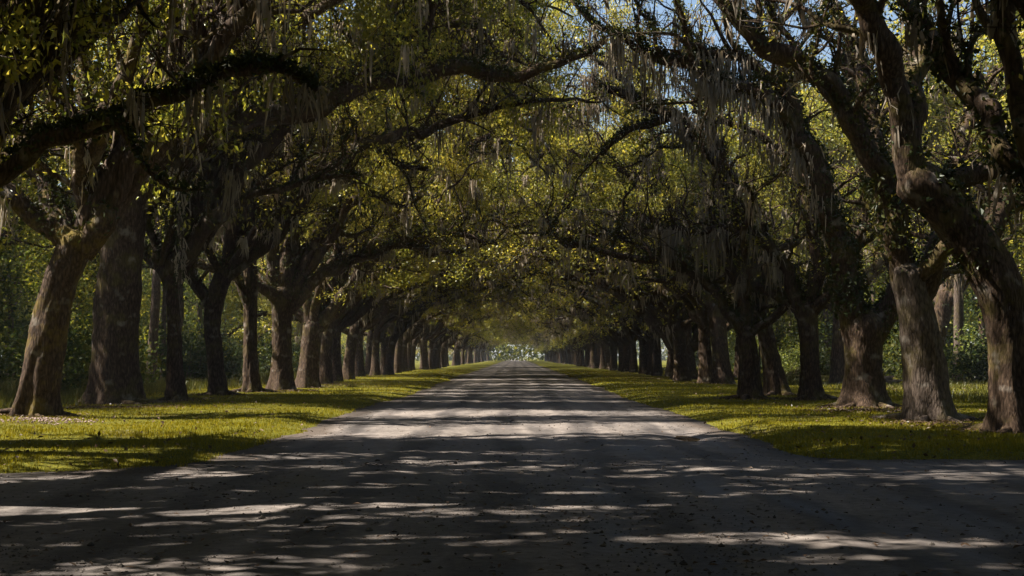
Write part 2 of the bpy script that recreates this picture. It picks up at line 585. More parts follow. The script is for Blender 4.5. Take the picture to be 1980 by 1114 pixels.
xh = geom(0, 9, 0.26, 1.0)
xo = geom(xh[-1], 1500, 0.34, 1.09)[1:]
xs = np.concatenate([-xo[::-1], -xh[:0:-1], xh, xo])
ys = np.concatenate([np.arange(-40, 8, 1.5), geom(8, 1800, 0.22, 1.021)])
lawn = link('lawn', grid(xs, ys, lawn_z, 'lawn', M_ground, lambda x, y: road_sd(x, y) > -1.0))
tag(lawn, 'mown green grass verge running under the oaks on both sides', None, None, 'structure')

rx = np.concatenate([np.arange(-60, -13, 0.8), np.arange(-13, 13, 0.15), np.arange(13, 60, 0.8)])
ry = np.concatenate([np.arange(-40, 8, 0.7), geom(8, 900, 0.07, 1.010)])
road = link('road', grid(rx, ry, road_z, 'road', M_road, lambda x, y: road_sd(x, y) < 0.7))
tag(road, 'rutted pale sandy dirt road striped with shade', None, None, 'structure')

# puddle
g = Geo()
a = np.linspace(0, 2 * math.pi, 40, endpoint=False)
pr = 1 + 0.25 * vnoise(np.cos(a) * 1.7, np.sin(a) * 1.7, seed=5)
pz = float(road_z(np.array([PUD[0]]), np.array([PUD[1]]))[0]) + 0.022
g.add(np.vstack([[0, 0, 0], np.stack([np.cos(a) * 0.5 * pr, np.sin(a) * 2.1 * pr, a * 0], 1)]), None,
      np.stack([np.zeros(40, int), 1 + np.arange(40), 1 + (np.arange(40) + 1) % 40], 1))
pd = link('puddle', g.mesh('puddle', M_water), None, (PUD[0], PUD[1], pz))
tag(pd, 'small brown puddle at the road edge beside the right verge', None, None, 'structure')

# ------------------------------------------------------------------ oak building
def grow(rng, p, d, L, n, crook, up, side=None):
    """A wandering path of n+1 points; bends a little each step, drawn up (or down) by `up`."""
    P = [p]
    d = unit(d)
    s = L / n
    for i in range(n):
        d = unit(d + rng.normal(size=3) * crook + np.array([0, 0, up]))
        P.append(P[-1] + d * s)
    return np.array(P)


class Oak:
    """Collects the pieces of one oak: trunk, limbs (with their branches), crown leaves, fern, hanging moss."""

    def __init__(self, seed, leaf=0.14, dens=1.0, nsl=10, moss=1.0, fern=1.0, bark=None):
        self.rng = np.random.default_rng(seed)
        self.seed = seed
        self.gap = 0.0
        self.leaf, self.dens, self.nsl, self.moss, self.fern = leaf, dens, nsl, moss, fern
        self.trunk, self.crown, self.ferns, self.mossg = Geo(), Geo(), Geo(), Geo()
        self.limbs = []
        self.bark = bark or M_bark

    def add_trunk(self, P, R, ns=40, step=0.11, ridge=0.030, flare=0.50):
        t = unit(P[-1] - P[-2])
        P = np.vstack([P, P[-1] + t * R[-1] * 0.45, P[-1] + t * R[-1] * 0.8])
        R = np.concatenate([R, [R[-1] * 0.8, R[-1] * 0.35]])
        q = catmull(np.column_stack([P, R]), step)
        tube(self.trunk, q[:, :3], q[:, 3], ns, lump=0.07, flare=flare, ridge=ridge, seed=self.seed % 97)

    def fern_on(self, P, R, per_m, L=0.13, wrap=False):
        rng = self.rng
        seg = np.linalg.norm(np.diff(P, axis=0), axis=1)
        n = int(seg.sum() * per_m * self.fern * 0.85)
        if n < 1:
            return
        s = np.concatenate([[0], np.cumsum(seg)])
        u = rng.uniform(0, s[-1], n)
        # patchy growth
        keep = vnoise(u * 0.9 + self.seed, u * 0 + 2.0, seed=self.seed % 50) > rng.uniform(-1.0, 0.25, n)
        u = u[keep]
        n = len(u)
        if n == 0:
            return
        c = np.stack([np.interp(u, s, P[:, k]) for k in range(3)], 1)
        r = np.interp(u, s, R)
        T = unit(np.stack([np.interp(u, s, np.gradient(P[:, k])) for k in range(3)], 1))
        upv = np.array([0, 0, 1.0]) - T * T[:, 2:3]
        upv = unit(upv + 1e-4)
        sd = np.cross(T, upv)
        ang = rng.normal(0, 1.05, n) if not wrap else rng.uniform(-math.pi, math.pi, n)
        o = upv * np.cos(ang)[:, None] + sd * np.sin(ang)[:, None]
        c = c + o * (r + 0.03 + rng.exponential(0.035, n))[:, None] + rng.normal(0, 0.03, (n, 3))
        leaves(self.ferns, c, rng, L, L * 0.5, 0.3)

    def tuft(self, p, n, L, spread=0.10):
        """A beard of hanging moss: thin three-sided strands."""
        rng = self.rng
        for _ in range(int(n * 1.3)):
            k = 3
            e = rng.normal(0, 1, 3)
            l = L * rng.uniform(0.45, 1.0) * math.exp(-0.35 * (e[0] ** 2 + e[1] ** 2)) + 0.08
            b = p + e * spread * [1, 1, 0.3]
            z = np.linspace(0, 1, k)
            path = np.stack([b[0] + np.cumsum(rng.normal(0, 0.06, k)), b[1] + np.cumsum(rng.normal(0, 0.06, k)), b[2] + 0.04 - z * l], 1)
            rad = np.array([0.012, 0.020, 0.002]) * rng.uniform(0.6, 1.5) * (2.0 if _ % 4 == 0 else 1.0) * (self.leaf / 0.14) ** 0.7
            a = np.array([0, 2.09, 4.19]) + rng.uniform(0, 6)
            V = path[:, None, :] + rad[:, None, None] * np.stack([np.cos(a), np.sin(a), a * 0], 1)[None]
            i = np.arange(k - 1)[:, None] * 3
            j = np.arange(3)[None]
            j2 = (j + 1) % 3
            self.mossg.add(V.reshape(-1, 3), np.stack([i + j, i + j2, i + 3 + j2, i + 3 + j], -1).reshape(-1, 4))

    def foliage(self, P, per, sig):
        rng = self.rng
        n = max(1, int(per * self.dens * 1.9))
        # boughs are leafy in clumps with clear air between them
        k = fbm(P[:, 0] * 0.16 + self.seed, P[:, 1] * 0.55, P[:, 2] * 0.5, seed=91, oct=2) > self.gap
        C = np.repeat(P[k], n, 0)
        leaves(self.crown, C + rng.normal(size=C.shape) * sig, rng, self.leaf, self.leaf * 0.5, 0.7)

    def branchlets(self, g, P, R, lvl, t0=0.25, every=0.9, length=(1.8, 4.2), upb=0.35, leafy=1.0):
        """Side branches along a limb; their own twigs carry the leaves."""
        rng = self.rng
        seg = np.linalg.norm(np.diff(P, axis=0), axis=1)
        s = np.concatenate([[0], np.cumsum(seg)])
        tot = s[-1]
        u = t0 * tot
        side = rng.choice([-1, 1])
        while u < tot:
            f = u / tot
            c = np.array([np.interp(u, s, P[:, k]) for k in range(3)])
            r = np.interp(u, s, R)
            T = unit(np.array([np.interp(u + 0.2, s, P[:, k]) for k in range(3)]) - c)
            sd = unit(np.cross(T, [0, 0, 1.0]) + 1e-6)
            side = -side
            d = T * rng.uniform(0.3, 0.9) + sd * side * rng.uniform(0.4, 1.1) + np.array([0, 0, rng.uniform(-0.25, 1.0) + upb])
            L = rng.uniform(*length) * (1.05 - 0.45 * f)
            r0 = min(r * 0.6, 0.026 * L + 0.016)
            n = max(4, int(L / 0.42))
            Q = grow(rng, c, d, L, n, 0.36, 0.03)
            RQ = np.linspace(r0, 0.010, n + 1)
            tube(g, Q, RQ, 3, cap=False)
            for k in range(1, n + 1):
                if rng.random() < 0.86:
                    nt_ = 2 if lvl else 1
                    for _ in range(nt_):
                        l2 = rng.uniform(0.5, 1.3)
                        d2 = unit(Q[k] - Q[k - 1]) * 0.6 + rng.normal(size=3) * 0.75 + np.array([0, 0, 0.25])
                        q2 = grow(rng, Q[k], d2, l2, 2, 0.3, 0.0)
                        if self.leaf < 0.15:
                            tube(g, q2, [0.012, 0.009, 0.004], 3, cap=False)
                        self.foliage(np.vstack([q2[1:], (q2[1:2] + q2[2:]) / 2]), 9 * leafy, np.array([0.20, 0.20, 0.13]))
            if self.moss and rng.random() < 0.33 * self.moss:
                k = rng.integers(1, n + 1)
                self.tuft(Q[k], rng.integers(5, 13), rng.uniform(0.4, 1.3))
            u += every * rng.uniform(0.6, 1.4)

    def limb(self, P, R, t0=0.25, every=0.8, length=(1.8, 4.2), upb=0.35, ns=None, leafy=1.0, fern=130, mossy=1.0, wob=0.12, lvl=1, wrap=False, sub=1.0, curtain=0):
        q = catmull(np.column_stack([P, R]), 0.28)
        pts, rad = q[:, :3], q[:, 3]
        k = np.arange(len(pts))
        amp = wob * np.minimum(1, k / 4.0)[:, None]
        pts = pts + amp * np.stack([vnoise(k * 0.45, k * 0 + j * 9.1 + self.seed, seed=self.seed % 89 + len(self.limbs)) for j in range(3)], 1)
        g = Geo()
        tube(g, pts, rad, ns or self.nsl, lump=0.17, ridge=0.010 if rad[0] > 0.12 else 0.0, seed=self.seed % 71 + len(self.limbs))
        self.branchlets(g, pts, rad, lvl, t0, every, length, upb, leafy)
        tot = np.linalg.norm(np.diff(pts, axis=0), axis=1).sum()
        rng = self.rng
        for _ in range(int(tot / 3.2 * sub)):
            # a crooked fork off the limb
            i = rng.integers(int(len(pts) * max(0.2, t0 * 0.8)), max(int(len(pts) * 0.85), int(len(pts) * max(0.2, t0 * 0.8)) + 1))
            i = min(i, len(pts) - 2)
            T = unit(pts[i + 1] - pts[i])
            sd = unit(np.cross(T, [0, 0, 1.0]) + 1e-6) * rng.choice([-1, 1])
            d = T * 0.7 + sd * rng.uniform(0.3, 0.9) + np.array([0, 0, rng.uniform(-0.1, 0.9)])
            l = rng.uniform(1.8, 5.6)
            n = max(5, int(l / 0.5))
            Q = grow(rng, pts[i], d, l, n, 0.30, 0.0)
            RQ = np.linspace(min(rad[i] * 0.62, 0.085), 0.018, n + 1)
            QQ = catmull(np.column_stack([Q, RQ]), 0.25)
            tube(g, QQ[:, :3], QQ[:, 3], 5)
            self.branchlets(g, QQ[:, :3], QQ[:, 3], lvl, 0.3, every * 1.2, (0.9, 2.2), upb, leafy)
            if self.fern:
                self.fern_on(QQ[:, :3], QQ[:, 3], fern * 0.5)
        if curtain:
            for _ in range(int(tot * curtain)):
                i = rng.integers(int(len(pts) * 0.3), len(pts))
                self.tuft(pts[i] - [0, 0, rad[i] * 0.6], rng.integers(14, 30), rng.uniform(0.9, 2.1), 0.24)
        if self.fern:
            self.fern_on(pts, rad, fern, wrap=wrap)
        if self.moss:
            L = np.linalg.norm(np.diff(pts, axis=0), axis=1).sum()
            for _ in range(int(L * 0.55 * self.moss * mossy)):
                i = self.rng.integers(len(pts) // 5, len(pts))
                self.tuft(pts[i] - [0, 0, rad[i] * 0.8], self.rng.integers(6, 16), self.rng.uniform(0.4, 1.4), 0.13)
        self.limbs.append(g)
        return pts, rad

    def build(self, base, label=None, group=None, local=False):
        root = link('live_oak', None, None, tuple(base))
        tag(root, label, 'oak tree', group)
        b = np.zeros(3) if local else np.asarray(base)
        link('trunk', self.trunk.mesh('trunk', self.bark, off=b), root)
        for g in self.limbs:
            link('limb', g.mesh('limb', M_bark if self.bark is M_palesunbark else self.bark, off=b), root)  # limbs keep the plain bark; only the trunk is lightened for sun
        for g, nm, mt in ((self.crown, 'crown', M_oakleaf), (self.ferns, 'limb_fern', M_fern), (self.mossg, 'hanging_moss', M_moss)):
            if g.n:
                tag(link(nm, g.mesh(nm, mt, smooth=False, off=b), root), kind='stuff')
        return root


def px_path(pts, d):
    """(u, v, width, depth offset) rows to world points and radii."""
    P, R = [], []
    for row in pts:
        u, v, wd = row[:3]
        dd = d + (row[3] if len(row) > 3 else 0)
        P.append(at(u, v, dd))
        R.append(wd / 2 / F * dd)
    return np.array(P), np.array(R)


def roof_limb(o, p, r0, side, ky, reach, i, every=0.5, leafy=1.15, rise=False):
    """A high limb that rises from the fork and closes the vault over the road."""
    rng = o.rng
    y = ky * 4.2 + rng.uniform(-1, 1)
    zt = (10.2, 12.6, 11.4, 13.4)[i % 4] + rng.uniform(-0.8, 0.8)
    zt = zt - 5.2 if rise else zt + 0.9
    x = reach * rng.uniform(0.98, 1.22)
    f = np.array([0, 0.12, 0.30, 0.55, 0.80, 1.0])
    px = p[0] + side * x * f
    py = p[1] + y * np.array([0, 0.2, 0.5, 0.8, 1.0, 1.05])
    pz = p[2] + (zt - p[2]) * np.array([0, 0.30, 0.66, 0.93, 1.0, 0.90])
    q = np.stack([px, py, pz], 1)
    q[1:] += rng.normal(0, 0.3, (5, 3))
    o.limb(q, np.array([r0, r0 * 0.85, r0 * 0.66, r0 * 0.48, r0 * 0.28, 0.03]), t0=0.13 if rise else 0.28, every=every, length=(1.6, 3.8), upb=0.3, leafy=leafy, fern=50, mossy=0.8)




def near_oak(label, trunk, limbs, seed, d=None, extra=(2, 2, 1), leaf=0.115, dens=0.95, bark=None, moss=1.0, fern=1.0, group=None, vine=None, roof=3, leafk=1.0):
    """An oak measured from the photograph: its base gives the distance, its trunk and main limbs follow.
    extra = procedural limbs (upwards, away from the road, along the row)."""
    u, v, wd = trunk[0]
    b = gnd(u, v) if d is None else at(u, v, d)
    d = b[1]
    o = Oak(seed, leaf, dens, 12, moss, fern, bark)
    rng = o.rng
    P, R = px_path(trunk, d)
    P[0, 2] = float(lawn_z(P[:1, 0], P[:1, 1])[0]) - 0.12
    base = P[0].copy()
    base[2] += 0.12
    o.add_trunk(P, R)
    for i in range(5 if d < 60 else 0):
        a = i * 1.256 + rng.uniform(-0.4, 0.4)
        r0 = R[0] * 1.05
        l = rng.uniform(0.5, 1.5) * (0.6 + R[0])
        t = np.linspace(0, 1, 6)
        bend = a + rng.uniform(-0.5, 0.5) * t
        rx_ = base[0] + np.cos(bend) * (r0 * 0.6 + l * t)
        ry_ = base[1] + np.sin(bend) * (r0 * 0.6 + l * t)
        rz_ = lawn_z(rx_, ry_) + 0.10 * (1 - t) ** 1.5 - 0.05 * t
        tube(o.trunk, np.stack([rx_, ry_, rz_], 1), np.linspace(0.15, 0.03, 6) * (0.6 + R[0] * 0.6), 7, lump=0.15, seed=i)
    for L in limbs:
        kw = {}
        if isinstance(L, tuple):
            L, kw = L
        LP, LR = px_path(L, d)
        kw = dict(kw)
        kw['leafy'] = kw.get('leafy', 0.8) * leafk * (0.13 if d < 56 else 0.6)
        kw['sub'] = kw.get('sub', 1.7)
        o.limb(LP, LR, **kw)
    side = -1.0 if base[0] > 0 else 1.0        # towards the road
    top, rt = P[-1], R[-1]
    low = P[-2] * 0.4 + P[-1] * 0.6
    for i in range(extra[0]):
        lf = 0.35 if d < 56 else 1.0
        dr = np.array([rng.uniform(-0.5, 0.7) * side, rng.uniform(-0.7, 0.7), 1.1])
        q = grow(rng, top - [0, 0, 0.2], dr, rng.uniform(6.5, 9.0), 6, 0.22, 0.0)
        o.limb(q, np.linspace(rt * 0.62, 0.05, 7), t0=0.3, every=0.62, upb=0.25, leafy=lf)
    for i in range(extra[1]):
        dr = np.array([-side * 1.0, rng.uniform(-0.8, 0.8), 0.75])
        q = grow(rng, low, dr, rng.uniform(6, 8.5), 6, 0.2, 0.0)
        o.limb(q, np.linspace(rt * 0.55, 0.05, 7), t0=0.3, every=0.8, leafy=0.4)
    for i in range(extra[2]):
        dr = np.array([side * rng.uniform(0.3, 1.0), rng.choice([-1, 1]) * rng.uniform(0.5, 1.0), 0.95])
        q = grow(rng, top - [0, 0, 0.15], dr, rng.uniform(7, 10), 7, 0.18, -0.06)
        o.limb(q, np.linspace(rt * 0.55, 0.04, 8), t0=0.25, every=0.7, leafy=0.3 if d < 56 else 0.8)
    if vine:
        VP, VR = px_path(vine, d)
        o.fern_on(VP, VR, 420, 0.16, wrap=True)
    root = o.build(base, label, group)
    if roof and (base[0] < 0 or d > 70):
        m = VAULTS[seed % len(VAULTS)]
        sc = abs(base[0]) / 10.8 * (1.0 if side > 0 else 0.82)
        for nm, me in m:
            c = link(nm, me, root, tuple(top - [0, 0, 0.25] - base), (0, 0, (0.3 if side > 0 else math.pi - 0.3) + rng.uniform(-0.12, 0.12)))
            c.scale = (sc, 1.0, min(1.7, max(0.8, ((16.8 if d < 50 else 15.6) - top[2]) / 7.5)))
            if nm != 'limb':
                c['kind'] = 'stuff'
    return root


def gen_vault(seed):
    """High limbs and their leaves, as shared meshes: origin at the fork, the road towards +x."""
    o = Oak(seed, 0.13, 1.0, 8, 0.8, 0.6)
    o.gap = 0.14
    for i in range(4):
        roof_limb(o, np.array([0, 0, 0.0]), 0.24, 1.0, (i + 0.5) / 2 - 1, 10.8, i, 0.5, rise=True)
    out = [('limb', g.mesh('limb', M_bark)) for g in o.limbs]
    out.append(('crown', o.crown.mesh('crown', M_oakleaf, smooth=False)))
    out.append(('limb_fern', o.ferns.mesh('limb_fern', M_fern, smooth=False)))
    out.append(('hanging_moss', o.mossg.mesh('hanging_moss', M_moss, smooth=False)))
    return out


def gen_oak(seed, leaf, dens, trunk_h=3.4, r=0.5, arch=2, moss=0.65, fern=0.5, crown_scale=1.0, nst=18, roofs=3, gap=0.0):
    """An avenue oak for further along: local coordinates, road side towards +x."""
    o = Oak(seed, leaf, dens, 7, moss, fern)
    o.gap = gap
    rng = o.rng
    lean = rng.uniform(-0.2, 0.7)
    h = trunk_h * rng.uniform(0.85, 1.15)
    P = np.array([[0, 0, -0.15], [lean * 0.15, rng.uniform(-.1, .1), h * 0.35], [lean * 0.4, rng.uniform(-.2, .2), h * 0.7], [lean * 0.9, rng.uniform(-.3, .3), h]])
    R = np.array([r * 1.08, r * 0.92, r * 0.85, r * 0.9])
    o.add_trunk(P, R, nst, 0.3, 0.012, flare=0.4)
    for i in range(arch):
        y = rng.uniform(-3.5, 3.5)
        z = rng.uniform(7.0, 8.8)
        t = P[-1]
        q = np.array([t - [0.1, 0, 0.5], [t[0] + 1.2, y * 0.2, h + 1.0], [t[0] + 3.4, y * 0.5, h + (z - h) * 0.62], [t[0] + 6.4, y * 0.85, z * 0.95], [t[0] + 9.4, y, z], [t[0] + 11.8, y * 1.1, z - rng.uniform(0.6, 1.6)]])
        q[1:] += rng.normal(0, 0.25, (5, 3))
        o.limb(q, np.array([r * 0.62, r * 0.5, r * 0.4, r * 0.28, r * 0.16, 0.04]), t0=0.2, every=0.6, upb=0.5, fern=90, leafy=0.2, sub=1.0)
    for i in range(roofs):
        roof_limb(o, P[-1] - [0, 0, 0.3], r * 0.5, 1.0, (i + 0.5) / 1.5 - 1, 10.5 if roofs > 2 else 8.0, i, 0.55)
    for i in range(3):
        dr = np.array([rng.uniform(-0.35, 0.9), rng.uniform(-0.9, 0.9), 1.1])
        q = grow(rng, P[-1] - [0, 0, 0.3], dr, rng.uniform(6.5, 9.5), 6, 0.2, 0.0)
        o.limb(q, np.linspace(r * 0.6, 0.05, 7), t0=0.25, every=0.6, fern=60)
    for i in range(1):
        dr = np.array([-1.0, rng.uniform(-0.8, 0.8), 0.7])
        q = grow(rng, P[-1] - [0, 0, 0.5], dr, rng.uniform(6, 8), 6, 0.2, 0.0)
        o.limb(q, np.linspace(r * 0.5, 0.05, 7), t0=0.25, every=0.65, fern=50)
    return o


VAULTS = [gen_vault(900 + i) for i in range(4)]

# ------------------------------------------------------------------ the measured oaks
# left row, nearest first
near_oak('moss-streaked leaning oak with a low fork, nearest whole trunk on the left verge',
         [(65, 812, 84), (85, 690, 76), (108, 570, 70), (135, 500, 70), (150, 470, 74)],
         [[(150, 480, 52), (115, 430, 40), (78, 330, 34, 1), (45, 240, 30, 1.5), (15, 170, 26, 2), (-20, 60, 20, 3)],
          [(155, 485, 56), (190, 445, 50), (205, 420, 48), (172, 385, 42), (165, 330, 40), (185, 270, 38, -0.5), (230, 180, 32, -1), (262, 80, 28, -1.5), (275, -40, 22, -2)],
          [(160, 350, 30, 0), (140, 255, 28, -1), (115, 180, 26, -1), (100, 90, 22, -1.5), (75, -20, 16, -2)],
          [(200, 300, 24, 0), (165, 180, 22, 0.5), (150, 90, 20, 1), (140, -30, 14, 1)]],
         101, extra=(1, 1, 0), bark=M_barkmossy, roof=3, leafk=0.4)

near_oak('thick straight oak with one huge fern-covered bough arching over the road',
         [(218, 784, 104), (222, 690, 92), (226, 600, 88), (236, 480, 84), (244, 400, 88)],
         [([(244, 420, 62), (285, 345, 52), (340, 280, 48), (430, 237, 46), (520, 222, 44), (605, 214, 42), (650, 185, 40), (705, 160, 36), (790, 153, 32), (850, 135, 30), (890, 125, 28), (940, 145, 26), (1000, 148, 22), (1060, 128, 20), (1120, 108, 16), (1175, 78, 9)],
           dict(t0=0.38, every=1.0, length=(1.0, 2.8), upb=0.7, fern=320, wob=0.05, mossy=0.6, leafy=0.35, sub=0.7)),
          [(250, 400, 54), (272, 300, 46), (282, 190, 42, 1), (300, 90, 36, 1.5), (318, -30, 26, 2)],
          [(262, 350, 44), (300, 215, 38, -1), (345, 130, 36, -1.5), (420, 95, 32, -2), (520, 75, 28, -2), (600, 35, 24, -2.5), (660, -10, 18, -3)],
          [(236, 420, 46), (205, 300, 40, 1), (190, 200, 34, 2), (150, 90, 26, 3), (120, -20, 18, 4)],
          ([(310, 310, 30), (400, 190, 26, 1), (470, 135, 24, 1), (540, 132, 22, 1), (590, 155, 22, 1), (618, 185, 18, 0.5)], dict(fern=160, leafy=0.7)),
          ([(790, 155, 17), (815, 110, 14), (825, 60, 13), (850, 10, 11), (880, -25, 7)], dict(fern=40, t0=0.4, leafy=0.7))],
         102, extra=(1, 0, 1))

near_oak('slim dark oak standing right behind a hanging mossy vine on the left',
         [(340, 780, 40), (338, 690, 30), (337, 600, 30), (330, 550, 30), (316, 520, 28)],
         [[(322, 535, 22), (300, 480, 18), (285, 400, 16), (290, 320, 13), (280, 220, 10, 1)],
          [(337, 570, 20), (360, 520, 18), (395, 470, 16), (430, 420, 16), (470, 385, 14), (540, 365, 12), (620, 350, 10), (700, 335, 7)]],
         103, extra=(1, 1, 0), dens=0.9)

near_oak('grey crooked oak with a sunny pale streak',
         [(421, 769, 38), (416, 690, 32), (410, 620, 34), (422, 560, 38), (438, 520, 36)],
         [[(410, 600, 24), (390, 560, 22), (372, 530, 18), (362, 470, 16), (370, 400, 12)],
          [(438, 530, 30), (452, 470, 28), (460, 420, 26), (480, 360, 22), (540, 300, 20), (610, 265, 18), (690, 275, 15), (760, 310, 12), (830, 330, 8)],
          [(440, 520, 24), (470, 430, 22, 1), (480, 350, 18, 1), (470, 260, 14, 1)]],
         104, extra=(1, 1, 1))

near_oak('narrow reddish-dark oak with a leafy sprout at its foot, left row',
         [(486, 763, 36), (484, 680, 28), (484, 590, 28), (482, 510, 30), (478, 470, 30)],
         [[(478, 490, 24), (466, 430, 22), (470, 370, 20), (500, 340, 18), (580, 340, 16), (660, 350, 14), (730, 380, 11), (790, 400, 7)],
          [(482, 500, 22), (500, 430, 20), (505, 350, 18, 1), (520, 270, 14, 1)],
          [(482, 600, 20), (462, 550, 18), (448, 500, 15), (430, 440, 12)]],
         105, extra=(1, 1, 0))

near_oak('broad oak splitting into a vase of steep stems, left row',
         [(544, 757, 50), (545, 690, 40), (546, 610, 42), (548, 570, 50)],
         [[(540, 590, 30), (524, 500, 26), (530, 440, 24), (545, 380, 22), (560, 300, 18)],
          [(550, 580, 30), (556, 500, 26), (575, 440, 24, 1), (590, 390, 20, 1), (610, 300, 16, 1)],
          [(556, 590, 28), (585, 530, 24), (615, 470, 22), (640, 418, 20), (690, 350, 16), (760, 300, 12), (820, 280, 7)],
          ([(558, 600, 26), (600, 550, 24), (650, 520, 22), (700, 500, 18), (760, 480, 14), (830, 480, 9)], dict(fern=160))],
         106, extra=(1, 1, 0))

near_oak('stout oak whose low bough sweeps up to the road, left row',
         [(594, 751, 46), (598, 700, 38), (602, 650, 38), (606, 630, 40)],
         [([(604, 640, 30), (630, 615, 30), (660, 590, 28), (690, 545, 27), (725, 490, 24), (760, 465, 20), (820, 455, 16), (890, 455, 12), (960, 470, 7)], dict(fern=160)),
          [(600, 650, 28), (600, 580, 26), (630, 500, 22), (640, 420, 20), (650, 330, 15)],
          [(606, 640, 24), (650, 540, 22, 1), (690, 460, 20, 1), (700, 390, 16, 1)]],
         107, extra=(1, 1, 1))

# right row, nearest first
near_oak('massive dark oak leaning in from the right edge and forking high',
         [(1962, 838, 104), (1955, 760, 84), (1952, 660, 84), (1936, 570, 92), (1885, 475, 96), (1822, 395, 92), (1775, 352, 90)],
         [([(1775, 355, 62), (1748, 300, 54), (1732, 220, 52), (1715, 130, 52, -0.3), (1690, 50, 50, -0.6), (1640, -30, 44, -1), (1560, -120, 34, -1.5)], dict(t0=0.55, fern=50)),
          ([(1775, 360, 56), (1768, 280, 48), (1768, 180, 46, 0.4), (1775, 60, 42, 0.8), (1778, -60, 34, 1), (1760, -180, 24, 1)], dict(t0=0.6, fern=60)),
          [(1900, 500, 46, 1), (1925, 410, 44, 2), (1960, 385, 42, 3), (2030, 350, 36, 4), (2120, 280, 26, 5)]],
         201, extra=(0, 1, 0), vine=[(1910, 520, 70), (1850, 420, 70), (1790, 350, 70)])

near_oak('oak with a trunk painted pale for sun and a dark hollow streak beside the big leaning trunk',
         [(1800, 815, 96), (1792, 740, 82), (1782, 660, 78), (1768, 590, 72), (1752, 530, 66)],
         [([(1752, 545, 50), (1730, 450, 46), (1718, 380, 46), (1700, 330, 44), (1672, 285, 44), (1640, 210, 46), (1600, 150, 44), (1545, 120, 40), (1480, 98, 38), (1430, 45, 32), (1392, -5, 26), (1350, -70, 16)],
           dict(t0=0.5, fern=320, mossy=0.7, length=(1.2, 3.0), leafy=0.5)),
          [(1768, 590, 50), (1795, 540, 46), (1822, 490, 42), (1838, 430, 38, 1), (1842, 330, 34, 1.5), (1870, 260, 30, 2), (1890, 150, 22, 2)],
          ([(1720, 400, 40, 0.5), (1690, 270, 36, 1), (1675, 180, 34, 1.5), (1650, 90, 28, 2), (1620, 0, 22, 2)], dict(fern=260, wrap=True))],
         202, extra=(0, 1, 0), bark=M_palesunbark, vine=[(1745, 520, 60), (1722, 420, 56), (1700, 340, 54)])  # trunk given the lighter bark colour to stand for sunlight

near_oak('wide oak forking low into two ivy-clad stems, right row',
         [(1670, 792, 92), (1668, 730, 76), (1668, 670, 76), (1672, 630, 84)],
         [([(1662, 650, 56), (1640, 560, 50), (1622, 480, 46), (1605, 415, 44), (1588, 350, 42), (1545, 265, 40), (1528, 225, 38), (1500, 195, 34), (1450, 180, 30), (1390, 157, 28), (1341, 128, 26), (1269, 108, 20), (1222, 92, 16), (1193, 63, 13), (1150, 48, 10), (1107, 5, 6)],
           dict(t0=0.45, fern=240, mossy=1.0, curtain=1.5, length=(1.2, 3.2))),
          ([(1685, 650, 54), (1712, 600, 48), (1735, 560, 44), (1745, 500, 40, 1), (1720, 420, 36, 1), (1690, 330, 34, 1.5), (1660, 230, 30, 2), (1630, 100, 24, 2.5)], dict(fern=240, wrap=True)),
          ([(1545, 268, 30), (1530, 200, 28), (1490, 150, 26), (1440, 110, 24), (1360, 105, 20), (1330, 70, 15), (1310, 0, 10)], dict(fern=160, mossy=1.0, curtain=1.5)),
          ([(1610, 420, 30, 1), (1560, 330, 28, 1.5), (1520, 200, 24, 2), (1500, 90, 22, 2), (1480, -20, 16, 2)], dict(fern=200, wrap=True))],
         203, extra=(0, 1, 0), vine=[(1650, 610, 60), (1630, 500, 56), (1605, 410, 50)])

near_oak('slender y-shaped oak with two even stems, right row',
         [(1570, 778, 46), (1567, 710, 37), (1563, 640, 38), (1558, 600, 46)],
         [([(1552, 610, 30), (1530, 560, 28), (1512, 505, 26), (1480, 470, 24), (1440, 450, 20), (1390, 440, 16), (1320, 445, 12), (1240, 440, 7)], dict(fern=200, mossy=1.0, curtain=1.5)),
          [(1565, 610, 34), (1578, 540, 32), (1582, 490, 32), (1570, 410, 28), (1560, 330, 24), (1520, 250, 18), (1460, 180, 12)],
          ([(1575, 430, 24), (1540, 330, 20, 1), (1480, 270, 18, 1), (1420, 240, 14, 1), (1340, 220, 9, 1)], dict(mossy=1.0, curtain=1.5))],
         204, extra=(0, 1, 1))

near_oak('slanting oak with a long bare bow of a limb reaching over the road, right row',
         [(1504, 769, 48), (1490, 690, 36), (1474, 610, 32), (1462, 550, 30), (1450, 490, 30)],
         [([(1450, 500, 28), (1431, 428, 27), (1415, 375, 26), (1393, 328, 26), (1366, 286, 27), (1340, 250, 26), (1314, 230, 24), (1278, 214, 22), (1242, 195, 20), (1193, 174, 18), (1160, 166, 15), (1143, 145, 9)],
           dict(t0=0.5, fern=200, mossy=1.0, curtain=1.2, length=(1.0, 2.4), leafy=0.6)),
          ([(1300, 226, 18), (1262, 235, 16), (1230, 245, 14), (1195, 265, 12), (1158, 296, 9)], dict(t0=0.9, fern=240, mossy=0.5)),
          ([(1180, 170, 13), (1145, 180, 12), (1105, 205, 10), (1060, 215, 8), (1000, 230, 5)], dict(t0=0.5, mossy=1.0, curtain=1.2, fern=60, leafy=0.5)),
          [(1465, 570, 22), (1440, 500, 20, 1), (1400, 400, 18, 1.5), (1380, 300, 14, 2)]],
         205, extra=(1, 1, 0))

